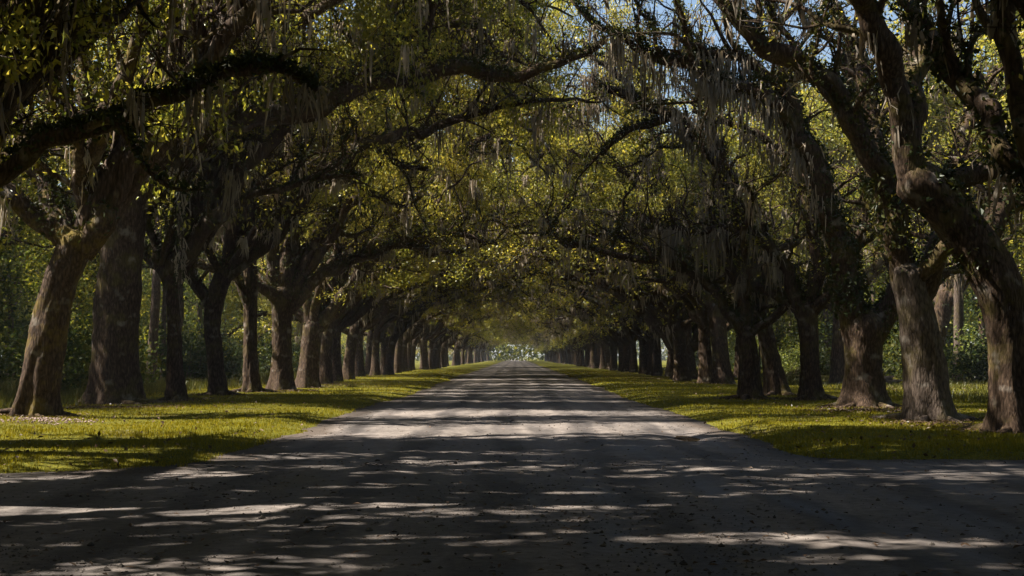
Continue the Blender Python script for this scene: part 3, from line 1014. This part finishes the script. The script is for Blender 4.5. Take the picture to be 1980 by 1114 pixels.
near_oak('dark-footed oak bending a slim limb low across the road, right row',
         [(1452, 777, 46), (1448, 720, 40), (1446, 670, 36), (1440, 640, 36)],
         [([(1440, 650, 24), (1424, 625, 22), (1402, 588, 20), (1372, 553, 19), (1341, 528, 18), (1300, 510, 18), (1220, 498, 16), (1165, 485, 13), (1085, 467, 7)], dict(t0=0.35, fern=260, mossy=1.2)),
          [(1442, 650, 26), (1436, 590, 24), (1422, 540, 22), (1400, 480, 18), (1370, 400, 14)],
          [(1446, 650, 24), (1468, 590, 20, 1), (1480, 520, 18, 1), (1475, 430, 14, 1)]],
         206, extra=(1, 1, 0))

near_oak('squat oak with a pool of sun on its trunk between two darker oaks, right row',
         [(1398, 746, 40), (1394, 700, 34), (1390, 650, 34), (1384, 600, 34)],
         [([(1384, 610, 26), (1360, 560, 24), (1330, 500, 22), (1290, 450, 20), (1230, 420, 16), (1150, 410, 11), (1080, 400, 6)], dict(mossy=1.0, curtain=1.5, fern=160)),
          [(1386, 610, 24), (1380, 540, 22), (1390, 460, 20), (1380, 370, 14)]],
         207, extra=(1, 1, 1))

near_oak('thick oak throwing a long steep limb toward the tunnel end, right row',
         [(1325, 735, 50), (1324, 700, 42), (1320, 680, 44)],
         [([(1322, 690, 32), (1292, 651, 30), (1242, 598, 27), (1201, 566, 24), (1147, 544, 20), (1062, 530, 14), (1000, 535, 7)], dict(fern=140, every=0.6)),
          ([(1322, 690, 28), (1300, 620, 26), (1260, 560, 24), (1215, 515, 22), (1140, 480, 16), (1070, 465, 9)], dict(fern=140)),
          [(1326, 690, 28), (1325, 600, 24), (1310, 520, 20), (1290, 430, 14)]],
         208, extra=(1, 1, 1))

# ------------------------------------------------------------------ oaks just outside the frame, whose boughs enter it
near_oak('oak just beyond the left edge whose dark ferny bough crosses above the verge',
         [(-330, 868, 120), (-300, 700, 100), (-260, 560, 96), (-215, 450, 96)],
         [([(-215, 470, 60), (-120, 420, 48), (0, 345, 40), (60, 300, 38), (110, 275, 37), (170, 250, 36), (250, 208, 33), (330, 176, 29), (400, 150, 25, 0.5), (470, 135, 25, 0.5), (535, 132, 20, 1), (590, 155, 16, 1), (618, 185, 10, 1)],
           dict(fern=340, t0=0.5, length=(1.0, 2.2), leafy=0.35, every=1.1, sub=0.5)),
          [(-225, 470, 66), (-120, 330, 56), (-40, 230, 44), (5, 140, 38), (15, 40, 34), (10, -80, 26)],
          [(-215, 470, 44), (-100, 250, 34, 1), (80, 60, 26, 1), (220, -40, 20, 1), (420, -150, 16, 1)]],
         301, extra=(2, 1, 0))
near_oak('oak just beyond the right edge whose upright limb shows in the top corner',
         [(2150, 905, 130), (2120, 700, 104), (2080, 500, 100), (2050, 380, 96)],
         [([(2050, 400, 60), (2000, 310, 46), (1975, 240, 40), (1962, 150, 38), (1955, 60, 38), (1935, -40, 34), (1880, -160, 26)], dict(t0=0.6, fern=40)),
          ([(2060, 430, 56), (1995, 350, 46, 1), (1945, 300, 42, 1), (1900, 215, 40, 1.5), (1850, 150, 34, 2), (1800, 75, 26, 2.5), (1740, 0, 16, 3)], dict(t0=0.6, fern=260, wrap=True)),
          [(2060, 400, 50), (2050, 200, 44, -1), (1960, -60, 36, -2), (1800, -220, 22, -3)]],
         302, extra=(0, 1, 0))


# ------------------------------------------------------------------ the avenue beyond
variants = []
for i in range(6):
    # the first three for the shady left row, the rest for the more open right row
    o = gen_oak(500 + i, 0.175, 1.0 if i < 3 else 1.3, arch=4, r=0.34 + 0.05 * (i % 3), roofs=3 if i < 3 else 2, gap=0.12 if i < 3 else 0.10)
    variants.append(o.build((0, -300 - 30 * i, 0), local=True))
# a kind with dense separate boughs, shaped to streak shade from beside the camera
variants.append(gen_oak(560, 0.2, 1.5, arch=4, r=0.5, roofs=3, gap=0.34).build((0, -500, 0), local=True))
variants.append(gen_oak(561, 0.2, 1.5, arch=4, r=0.5, roofs=3, gap=0.30).build((0, -530, 0), local=True))


def place_var(i, x, y, rz, s, label, group):
    src = variants[i]
    c = copy_tree(src)
    c.location = (x, y, float(lawn_z(np.array([x]), np.array([y]))[0]))
    c.rotation_euler = (0, 0, rz)
    c.scale = (s, s, s)
    tag(c, label, 'oak tree', group)
    return c


R_ = random.Random(11)
mid_left = [(628, 746, 'oak with two close twin stems just past the low sweeping bough, left row', 0),
            (672, 736, 'straight oak with a sunlit pale flank midway down the left row', 1),
            (692, 731, 'leaning slim oak midway down the left row', 2),
            (713, 725, 'dark stocky oak midway down the left row beside a leaning one', 0)]
for u, v, lab, k in mid_left:
    p = gnd(u, v)
    place_var(k, p[0], p[1], R_.uniform(-0.35, 0.35), R_.uniform(1.0, 1.12), lab, None)
mid_right = [(1365, 742, 'oak pressed close behind the squat sunlit one, right row', 3),
             (1300, 731, 'upright oak just past the thick one with the long steep limb, right row', 4),
             (1272, 724, 'leaning dark oak in the tight cluster of the right row', 3),
             (1248, 719, 'upright oak with a pale lit edge in the right row cluster', 4)]
for u, v, lab, k in mid_right:
    p = gnd(u, v)
    place_var(k, p[0], p[1], math.pi + R_.uniform(-0.35, 0.35), R_.uniform(1.12, 1.25), lab, None)
for x, y, k, lab in ((-10.5, 82.5, 2, 'slender oak squeezed between the twin-stemmed and the pale-flanked oak, left row'),
                     (10.0, 86.0, 5, 'slender oak just beyond the thick oak with the long steep limb, right row'),
                     (10.7, 93.5, 3, 'second slender oak beyond the thick oak with the long steep limb, right row')):
    place_var(k, x, y, (0 if x < 0 else math.pi) + R_.uniform(-0.3, 0.3), 1.02, lab, None)
for side in (-1, 1):
    y = 108 if side < 0 else 107
    n = 0
    while y < 505:
        place_var(n % 3 if side < 0 else 3 + n % 3, side * R_.uniform(9.8, 11.2), y + R_.uniform(-1, 1), (0 if side < 0 else math.pi) + R_.uniform(-0.4, 0.4), R_.uniform(0.88, 1.1),
                  'distant dark oak deep in the left row where the avenue narrows' if side < 0 else 'distant dark oak deep in the right row where the avenue narrows',
                  'distant oaks of the left row' if side < 0 else 'distant oaks of the right row')
        y += (6.2 if y < 220 else 8.0) * R_.uniform(0.8, 1.2)
        n += 1
for x, y, k, sc in ((15.5, 98, 3, 1.42), (18.5, 128, 4, 1.5), (15.0, 160, 5, 1.55), (19.0, 195, 3, 1.6), (14.5, 235, 4, 1.6), (27, 92, 5, 1.5), (27.5, 64, 4, 1.5), (13.5, 112, 4, 1.5), (17, 75, 3, 1.45)):
    place_var(k, x, y, R_.uniform(0, 6.28), sc, 'tall sunlit oak rising behind the right row', 'tall oaks behind the right row')
for x, y, k, sc in ((-27, 51, 1, 1.4), (-31, 74, 0, 1.35), (-16, 112, 1, 1.4), (-17, 170, 0, 1.5), (-15, 240, 2, 1.55)):
    place_var(k, x, y, R_.uniform(0, 6.28), sc, 'tall oak rising behind the left row', 'tall oaks behind the left row')
# unseen oaks added beside the camera to shade the foreground; the row continues behind
for x, y, k in [(-12.6, 6.0, 6), (10.4, 9.3, 7), (-13.2, 15.5, 7), (-17.5, 22.0, 6), (-19.5, 9.5, 6), (12.2, 13.6, 7)] + [(sx * 10.8, yy, (i + sx) % 6) for i, yy in enumerate(range(0, -62, -8)) for sx in (-1, 1)]:
    place_var(k, x, y, (0 if x < 0 else math.pi) + 0.3, 1.42 if y > 12 else 1.38 if y > 2 else 1.15, 'oak out of view beside or behind the camera', 'oaks beside the camera')

# ------------------------------------------------------------------ woods behind the rows
def gen_forest(seed, h, leaf=0.30, low=0.12, bark=None, dens=1.0):
    rng = np.random.default_rng(seed)
    tr, cr = Geo(), Geo()
    P = grow(rng, np.array([0, 0, -0.2]), np.array([rng.normal(0, .05), rng.normal(0, .05), 1]), h * 0.95, 9, 0.045, 0.05)
    r = 0.012 * h + 0.05
    R = np.linspace(r, 0.04, len(P))
    R[0] *= 1.3
    tube(tr, P, R, 9, lump=0.06)
    nb = int(h * 2.4 * dens)
    for i in range(nb):
        f = low + (1 - low) * rng.random() ** 0.85
        z = f * (len(P) - 1)
        k = min(int(z), len(P) - 2)
        c = P[k] + (P[k + 1] - P[k]) * (z - k)
        a = rng.uniform(0, 2 * math.pi)
        L = (1.2 + 3.6 * math.sin(math.pi * min(1, (1 - f) * 1.15 + 0.12)) ** 0.8) * rng.uniform(0.6, 1.15) * (h / 16) ** 0.5
        q = grow(rng, c, np.array([math.cos(a), math.sin(a), rng.uniform(0.05, 0.6)]), L, 5, 0.22, 0.0)
        tube(tr, q, np.linspace(0.03 + 0.012 * L, 0.01, 6), 4, cap=False)
        C = np.repeat(q[1:], 20, 0)
        leaves(cr, C + rng.normal(size=C.shape) * [0.5, 0.5, 0.34], rng, leaf, leaf * 0.55, 0.7)
    root = link('woodland_tree', None, None, (0, -500 - seed, 0))
    link('trunk', tr.mesh('trunk', bark or M_darkbark), root)
    tag(link('crown', cr.mesh('crown', M_woodleaf, smooth=False), root), kind='stuff')
    return root


forest = [gen_forest(700 + i, [15, 18, 12, 20, 16][i], bark=[M_darkbark, M_bark, M_darkbark, M_palesunbark, M_bark][i]) for i in range(5)]


def gen_shrub(seed, r, leaf, n):
    rng = np.random.default_rng(seed)
    st, fo = Geo(), Geo()
    for i in range(9):
        a = rng.uniform(0, 6.28)
        q = grow(rng, np.array([rng.normal(0, .12), rng.normal(0, .12), -0.05]), np.array([math.cos(a) * 0.7, math.sin(a) * 0.7, 1.0]), r * rng.uniform(0.9, 1.6), 5, 0.22, 0.02)
        tube(st, q, np.linspace(0.028, 0.008, 6), 4, cap=False)
        C = np.repeat(q[1:], n, 0)
        leaves(fo, C + rng.normal(size=C.shape) * r * [0.24, 0.24, 0.16], rng, leaf, leaf * 0.6, 0.8)
    root = link('understory_shrub', None, None, (0, -700 - seed, 0))
    link('stem', st.mesh('stem', M_darkbark), root)
    tag(link('foliage', fo.mesh('foliage', M_shrub, smooth=False), root), kind='stuff')
    return root


shrubs = [gen_shrub(800 + i, [1.1, 1.6, 2.1, 1.3][i], [0.17, 0.2, 0.24, 0.2][i], [22, 30, 36, 24][i]) for i in range(4)]


def put(src, x, y, s, label, cat, group):
    c = copy_tree(src)
    c.location = (x, y, float(lawn_z(np.array([x]), np.array([y]))[0]))
    c.rotation_euler = (0, 0, R_.uniform(0, 6.28))
    c.scale = (s, s, s * R_.uniform(0.9, 1.1))
    tag(c, label, cat, group)
    return c


FK = ['middling dark-barked woodland tree', 'tall wide-crowned woodland tree', 'short dark-barked woodland tree', 'very tall pale-barked woodland tree', 'narrow brown-barked woodland tree']
for side in (-1, 1):
    n = 0
    for y0 in np.arange(18, 205 if side < 0 else 235, 6.2 if side < 0 else 7.5):
        for k in range(5 if side < 0 else 3):
            y = y0 + R_.uniform(-3, 3)
            if side < 0:
                x = -(26 + k * 6 + R_.uniform(-3.5, 3.5) + 0.02 * max(y, 0))
            else:
                x = 27 + k * 8 + R_.uniform(-4, 4) + (3 if 20 < y < 60 else 0) - (5 if y < 10 else 0)
            if side < 0 and k == 0 and y < 40:
                x -= 5
            kd = R_.randrange(5)
            put(forest[kd], x, y, R_.uniform(0.8, 1.15) * (1.25 if side > 0 else 1.0),
                'woodland tree out of view beside the camera' if y < 14 else FK[kd] + (' in the shaded woods behind the left oaks' if side < 0 else ' in the sunlit woods beyond the right grass'),
                'tree', 'woodland trees on the left' if side < 0 else 'woodland trees on the right')
    for y0 in np.arange(34, 210, 4.2):
        for k in range(2 if side < 0 else 2):
            y = y0 + R_.uniform(-2, 2)
            x = -(17.5 + k * 5 + R_.uniform(-1.2, 3)) if side < 0 else 26 + k * 6 + R_.uniform(-2, 3)
            put(shrubs[R_.randrange(4)], x, y, R_.uniform(0.8, 1.35),
                'leafy dark shrub at the edge of the left woods' if side < 0 else 'leafy green shrub at the edge of the right woods',
                'shrub', 'shrubs of the left woods edge' if side < 0 else 'shrubs of the right woods edge')

# far woods closing every gap: one mass of leaves with depth
rng = np.random.default_rng(5)
g = Geo()
n = 60000
xx = np.concatenate([-rng.uniform(46, 80, n // 3), rng.uniform(54, 90, n // 3), rng.uniform(-95, 95, n // 3)])
yy = np.concatenate([rng.uniform(-60, 520, n // 3), rng.uniform(-60, 520, n // 3), rng.uniform(525, 560, n // 3)])
hh = 17 + 4 * fbm(xx * 0.06, yy * 0.06, seed=61, oct=2)
zz = hh * rng.uniform(0, 1, len(xx)) ** 0.9
leaves(g, np.stack([xx, yy, zz], 1), rng, 1.5, 0.95, 0.5)
xx = np.concatenate([-rng.uniform(20, 40, 7000), rng.uniform(18, 40, 7000)])
yy = rng.uniform(-70, 14, len(xx))
leaves(g, np.stack([xx, yy, rng.uniform(0, 17, len(xx))], 1), rng, 1.1, 0.6, 0.5)  # unseen leaves beside and behind the camera, added to block skylight
tag(link('far_woods', g.mesh('far_woods', M_woodleaf, smooth=False)), 'dense far woods closing the gaps behind the trees', 'woods', None, 'stuff')

# ------------------------------------------------------------------ grass
def blades(g, x, y, h, wd, rng, lean=0.5):
    n = len(x)
    z = lawn_z(x, y)
    a = rng.uniform(0, 2 * math.pi, n)
    b = rng.uniform(0, 2 * math.pi, n)
    ln = h * lean * rng.uniform(0.2, 1, n)
    p = np.stack([x, y, z - 0.01], 1)
    s = np.stack([np.cos(a), np.sin(a), a * 0], 1) * (wd * 0.5)[:, None]
    tip = p + np.stack([np.cos(b) * ln, np.sin(b) * ln, h], 1)
    V = np.stack([p - s, p + s, tip], 1).reshape(-1, 3)
    g.add(V, None, np.arange(n * 3).reshape(-1, 3))


def scatter(rng, n, xr, y0, y1, pw=2.0):
    """More points near the camera."""
    u = rng.random(n)
    y = (y0 ** (1 - pw) + u * (y1 ** (1 - pw) - y0 ** (1 - pw))) ** (1 / (1 - pw))
    return rng.uniform(xr[0], xr[1], n), y


rng = np.random.default_rng(9)
g = Geo()
for xr, y0 in (((-17, -3.6), 17), ((3.2, 17), 20)):
    x, y = scatter(rng, 150000, xr, y0, 160, 1.9)
    k = (road_sd(x, y) > 0.06 + 0.12 * rng.random(len(x))) & (np.abs(x) < 2.0 + y * 0.40)
    k &= fbm(x * 0.8, y * 0.8, seed=71, oct=2) > rng.uniform(-1.6, -0.2, len(x))
    x, y = x[k], y[k]
    h = (0.03 + 0.035 * rng.random(len(x))) * (1 + 0.4 * fbm(x * 0.7, y * 0.7, seed=72, oct=2)) * (1 + y / 200)
    blades(g, x, y, h, 0.010 + 0.00035 * y, rng)
tag(link('grass', g.mesh('grass', M_grass, smooth=False)), 'short mown grass on both verges', 'grass', None, 'stuff')
g = Geo()
for xr, y0, y1 in (((-30, -13), 30, 130), ((14, 42), 40, 190)):
    x, y = scatter(rng, 60000, xr, y0, y1, 1.7)
    k = (np.abs(x) < 2.0 + y * 0.40) & (fbm(x * 0.25, y * 0.25, seed=73, oct=2) > rng.uniform(-0.8, 0.3, len(x)))
    x, y = x[k], y[k]
    sc = np.where(x < 0, 1.0, 0.55)
    blades(g, x, y, sc * rng.uniform(0.18, 0.55, len(x)), 0.018 + 0.0003 * y, rng, 0.7)
tag(link('tall_grass', g.mesh('tall_grass', M_tallgrass, smooth=False)), 'rough unmown grass between the oaks and the woods', 'grass', None, 'stuff')

# leaf litter about the trunk feet, and over the woodland floor
g = Geo()
cs = [(gnd(1690, 798), 1.8, 1.0, 900), (gnd(230, 792), 2.0, 1.3, 800), (gnd(630, 748), 3, 2, 400), (gnd(1300, 735), 3, 2.5, 500), (gnd(560, 758), 2, 2, 300), (gnd(1800, 822), 1.5, 1.2, 300)]
for c, sx_, sy_, n in cs:
    x = c[0] + rng.normal(0, sx_ * 0.5, n)
    y = c[1] + rng.normal(0, sy_ * 0.5, n)
    leaves(g, np.stack([x, y, lawn_z(x, y) + 0.015 + 0.02 * rng.random(n)], 1), rng, 0.11, 0.05, 3.0)
x = np.concatenate([-rng.uniform(15, 34, 9000), rng.uniform(16, 40, 5000)])
y = rng.uniform(28, 120, len(x))
leaves(g, np.stack([x, y, lawn_z(x, y) + 0.02 + 0.03 * rng.random(len(x))], 1), rng, 0.16, 0.07, 3.0)
for xr, y0 in (((-15, -4.0), 19), ((3.6, 15), 21.5)):
    x, y = scatter(rng, 600, xr, y0, 90, 1.7)
    leaves(g, np.stack([x, y, lawn_z(x, y) + 0.035 + 0.02 * rng.random(len(x))], 1), rng, 0.10, 0.05, 2.0)
x, y = scatter(rng, 1500, (-8, 8), 9, 60, 1.8)
leaves(g, np.stack([x, y, np.maximum(road_z(x, y), lawn_z(x, y)) + 0.012], 1), rng, 0.075, 0.035, 6.0)
for o_ in [o for o in COL.objects if o.name.split('.')[0] == 'live_oak' and o.location.y < 80 and o.location.y > 20]:
    n = 240
    a = rng.uniform(0, 6.28, n)
    rr_ = 0.6 + np.abs(rng.normal(0, 0.6, n))
    x, y = o_.location.x + np.cos(a) * rr_, o_.location.y + np.sin(a) * rr_
    leaves(g, np.stack([x, y, lawn_z(x, y) + 0.03 + 0.02 * rng.random(n)], 1), rng, 0.10, 0.05, 2.5)
tag(link('leaf_litter', g.mesh('leaf_litter', M_litter, smooth=False)), 'brown fallen leaves around the trunk feet', 'leaf litter', None, 'stuff')

# gravel and clods
OCT_V = np.array([[1, 0, 0], [-1, 0, 0], [0, 1, 0], [0, -1, 0], [0, 0, 1], [0, 0, -1]], float)
OCT_T = np.array([[0, 2, 4], [2, 1, 4], [1, 3, 4], [3, 0, 4], [2, 0, 5], [1, 2, 5], [3, 1, 5], [0, 3, 5]])


def pebbles(g, P, r, rng):
    n = len(P)
    a = rng.uniform(0, 6.28, n)
    sc = r[:, None, None] * rng.uniform(0.55, 1.25, (n, 6, 1)) * np.array([1.1, 1.0, 0.7])
    V = OCT_V[None] * sc
    c, s = np.cos(a)[:, None], np.sin(a)[:, None]
    V = np.stack([V[:, :, 0] * c - V[:, :, 1] * s, V[:, :, 0] * s + V[:, :, 1] * c, V[:, :, 2]], -1) + P[:, None, :]
    g.add(V.reshape(-1, 3), None, (np.arange(n)[:, None, None] * 6 + OCT_T[None]).reshape(-1, 3))


g = Geo()
x, y = scatter(rng, 46000, (-12, 12), 8.5, 60, 2.0)
d_ = road_sd(x, y)
k = (d_ < 0.05) & (np.abs(x) < 1.0 + y * 0.38) & (vnoise(x * 0.6, y * 0.45, seed=81) + 0.8 * np.exp(-((d_ + 0.5) / 0.5) ** 2) > rng.uniform(-0.3, 1.0, len(x)))
x, y = x[k], y[k]
r = 0.004 + rng.exponential(0.0055, len(x))
pebbles(g, np.stack([x, y, road_z(x, y) + r * 0.2], 1), np.minimum(r, 0.04), rng)
tag(link('gravel', g.mesh('gravel', M_stone, smooth=False)), 'loose gravel and clods over the sandy road', 'gravel', None, 'stuff')

# wood chips under the nearest left oak
g = Geo()
c = gnd(95, 822)
n = 260
x = c[0] + rng.normal(0, 0.5, n)
y = c[1] + rng.normal(-0.2, 0.5, n)
r = 0.012 + 0.028 * rng.random(n)
pebbles(g, np.stack([x, y, lawn_z(x, y) + 0.03 + 0.05 * np.exp(-((x - c[0]) ** 2 + (y - c[1]) ** 2) / 0.6)], 1), r, rng)
tag(link('wood_chips', g.mesh('wood_chips', M_chip, smooth=False)), 'pale bark chips scattered at the foot of the nearest left oak', 'wood chips', None, 'stuff')

# ------------------------------------------------------------------ single things between and behind the oaks
def slim_tree(name, label, u, v, d, h, r, bark, crown_at=0.6, seed=1, lean=0.0):
    rng = np.random.default_rng(seed)
    b = at(u, v, d)
    b[2] = float(lawn_z(b[:1], b[1:2])[0])
    tr, cr = Geo(), Geo()
    P = grow(rng, np.array([0, 0, -0.2]), np.array([lean, 0, 1.0]), h, 10, 0.02, 0.05)
    R = np.linspace(r, r * 0.45, 11)
    R[0] *= 1.25
    q = catmull(np.column_stack([P, R]), 0.4)
    tube(tr, q[:, :3], q[:, 3], 14, lump=0.06, ridge=0.008, seed=seed)
    for i in range(26):
        k = rng.integers(int(len(P) * crown_at), len(P))
        a = rng.uniform(0, 6.28)
        qq = grow(rng, P[k], np.array([math.cos(a), math.sin(a), 0.35]), rng.uniform(1.5, 3.4), 5, 0.2, 0.0)
        tube(tr, qq, np.linspace(r * 0.22, 0.012, 6), 4, cap=False)
        C = np.repeat(qq[1:], 16, 0)
        leaves(cr, C + rng.normal(size=C.shape) * 0.42, rng, 0.26, 0.13, 0.6)
    root = link(name, None, None, tuple(b))
    tag(root, label, 'tree')
    link('trunk', tr.mesh('trunk', bark), root)
    tag(link('crown', cr.mesh('crown', M_woodleaf, smooth=False), root), kind='stuff')
    return root


slim_tree('pine_tree', 'dead-straight dark pine trunk between the y-shaped and the ivy-clad oak', 1620, 716, 118, 21, 0.26, M_darkbark, 0.75, 41)
slim_tree('slim_tree', 'thin dark sapling stem just right of the dark-footed oak', 1468, 704, 112, 12, 0.10, M_darkbark, 0.6, 42)
slim_tree('pale_tree', 'pale grey trunk behind the bright leafy bush at right', 1853, 712, 84, 19, 0.33, M_palesunbark, 0.6, 43, 0.02)
slim_tree('straight_tree', 'straight dark trunk in the woods behind the thickest left oak', 292, 735, 72, 18, 0.26, M_darkbark, 0.6, 44)
slim_tree('slim_tree', 'thin dark trunk in the woods just left of the slim mossy-vine oak', 316, 732, 80, 17, 0.15, M_darkbark, 0.6, 45)

# the bright bush by the right edge
def leafy_bush(label, u, v, d, r, seed, leaf=0.22):
    rng = np.random.default_rng(seed)
    b = at(u, v, d)
    b[2] = float(lawn_z(b[:1], b[1:2])[0])
    st, fo = Geo(), Geo()
    for i in range(14):
        a = rng.uniform(0, 6.28)
        q = grow(rng, np.array([rng.normal(0, .15), rng.normal(0, .15), -0.05]), np.array([math.cos(a), math.sin(a), rng.uniform(0.6, 1.6)]), r * rng.uniform(0.9, 1.5), 6, 0.2, 0.0)
        tube(st, q, np.linspace(0.035, 0.008, 7), 5, cap=False)
        C = np.repeat(q[2:], 26, 0)
        leaves(fo, C + rng.normal(size=C.shape) * [0.4, 0.4, 0.14], rng, leaf, leaf * 0.6, 1.6)
    root = link('leafy_bush', None, None, tuple(b))
    tag(root, label, 'bush')
    link('stem', st.mesh('stem', M_darkbark), root)
    tag(link('foliage', fo.mesh('foliage', M_bright, smooth=False), root), kind='stuff')


M_bright = leaf_mat('bright_leaf', [(0.0, (0.08, 0.12, 0.035)), (0.5, (0.17, 0.21, 0.05)), (1.0, (0.34, 0.35, 0.10))], 0.45, 0.02)
leafy_bush('bright pale-green bush in layered sprays between the two rightmost oaks', 1885, 724, 82, 2.3, 51)
leafy_bush('small yellow-green bush in the grass left of the y-shaped oak', 1535, 700, 120, 2.0, 52)
leafy_bush('sunny yellow-green bush between the y-shaped oak and the pine', 1600, 702, 125, 2.4, 53)

# heap of broken pale wood
rng = np.random.default_rng(77)
b = at(1722, 742, 78)
b[2] = float(lawn_z(b[:1], b[1:2])[0])
heap = link('wood_pile', None, None, tuple(b))
tag(heap, 'small heap of pale broken wood lying in the grass between two right oaks', 'wood pile')
for i in range(9):
    g = Geo()
    a = rng.uniform(-0.5, 0.5)
    c = np.array([rng.uniform(-0.6, 0.6), rng.uniform(-0.3, 0.3), 0.06 + 0.30 * rng.random()])
    l = rng.uniform(0.5, 1.1)
    dv = np.array([math.cos(a), math.sin(a), rng.uniform(-0.15, 0.3)]) * l / 2
    tube(g, np.array([c - dv, c - dv * 0.2 + rng.normal(0, .03, 3), c + dv * 0.4, c + dv]), [0.07, 0.09, 0.08, 0.04], 7, lump=0.2, seed=i)
    link('log', g.mesh('log', M_chip), heap)

# the mossy vine that hangs beside the slim left oak
rng = np.random.default_rng(78)
VP, VR = px_path([(352, 60, 9), (345, 150, 9), (349, 260, 9), (344, 360, 10), (350, 450, 10), (346, 530, 10), (352, 600, 8), (349, 640, 5)], 44.0)
vn = link('hanging_vine', None, None, tuple(VP[-1]))
tag(vn, 'ragged leafy vine hanging straight down between the thickest left oak and the slim one', 'vine')
o = Oak(4242, 0.12, 1.0, 8, 1.0, 1.0)
q = catmull(np.column_stack([VP, VR]), 0.25)
g = Geo()
tube(g, q[:, :3], q[:, 3], 8, lump=0.25, seed=3)
o.fern_on(q[:, :3], q[:, 3], 130, 0.13, wrap=True)
for i in range(34):
    k = rng.integers(2, len(q) - 6)
    o.tuft(q[k, :3] + rng.normal(0, 0.07, 3), 6, rng.uniform(0.3, 0.8), 0.07)
link('stem', g.mesh('stem', M_palesunbark, off=VP[-1]), vn)
tag(link('foliage', o.ferns.mesh('foliage', M_fern, smooth=False, off=VP[-1]), vn), kind='stuff')
tag(link('hanging_moss', o.mossg.mesh('hanging_moss', M_moss, smooth=False, off=VP[-1]), vn), kind='stuff')

# remove the templates themselves (their copies stand in the scene)
def drop(o):
    for ch in list(o.children):
        drop(ch)
    bpy.data.objects.remove(o)


for o in variants + forest + shrubs:
    drop(o)

# ------------------------------------------------------------------ the air
m, t, out = newmat('thin_haze')
pv = N(t, 'ShaderNodeVolumePrincipled', Density=0.00022)
pv.inputs['Color'].default_value = (0.80, 0.88, 1.0, 1)
pv.inputs['Anisotropy'].default_value = 0.2
t.links.new(pv.outputs[0], out.inputs['Volume'])
g = Geo()
X0, X1, Y0, Y1, Z0, Z1 = -1900, 1900, -1700, 2100, -1.5, 34
g.add([[X0, Y0, Z0], [X1, Y0, Z0], [X1, Y1, Z0], [X0, Y1, Z0], [X0, Y0, Z1], [X1, Y0, Z1], [X1, Y1, Z1], [X0, Y1, Z1]],
      [[0, 3, 2, 1], [4, 5, 6, 7], [0, 1, 5, 4], [1, 2, 6, 5], [2, 3, 7, 6], [3, 0, 4, 7]])
tag(link('haze', g.mesh('haze', m, smooth=False)), 'thin blue air down the avenue', 'haze', None, 'stuff')
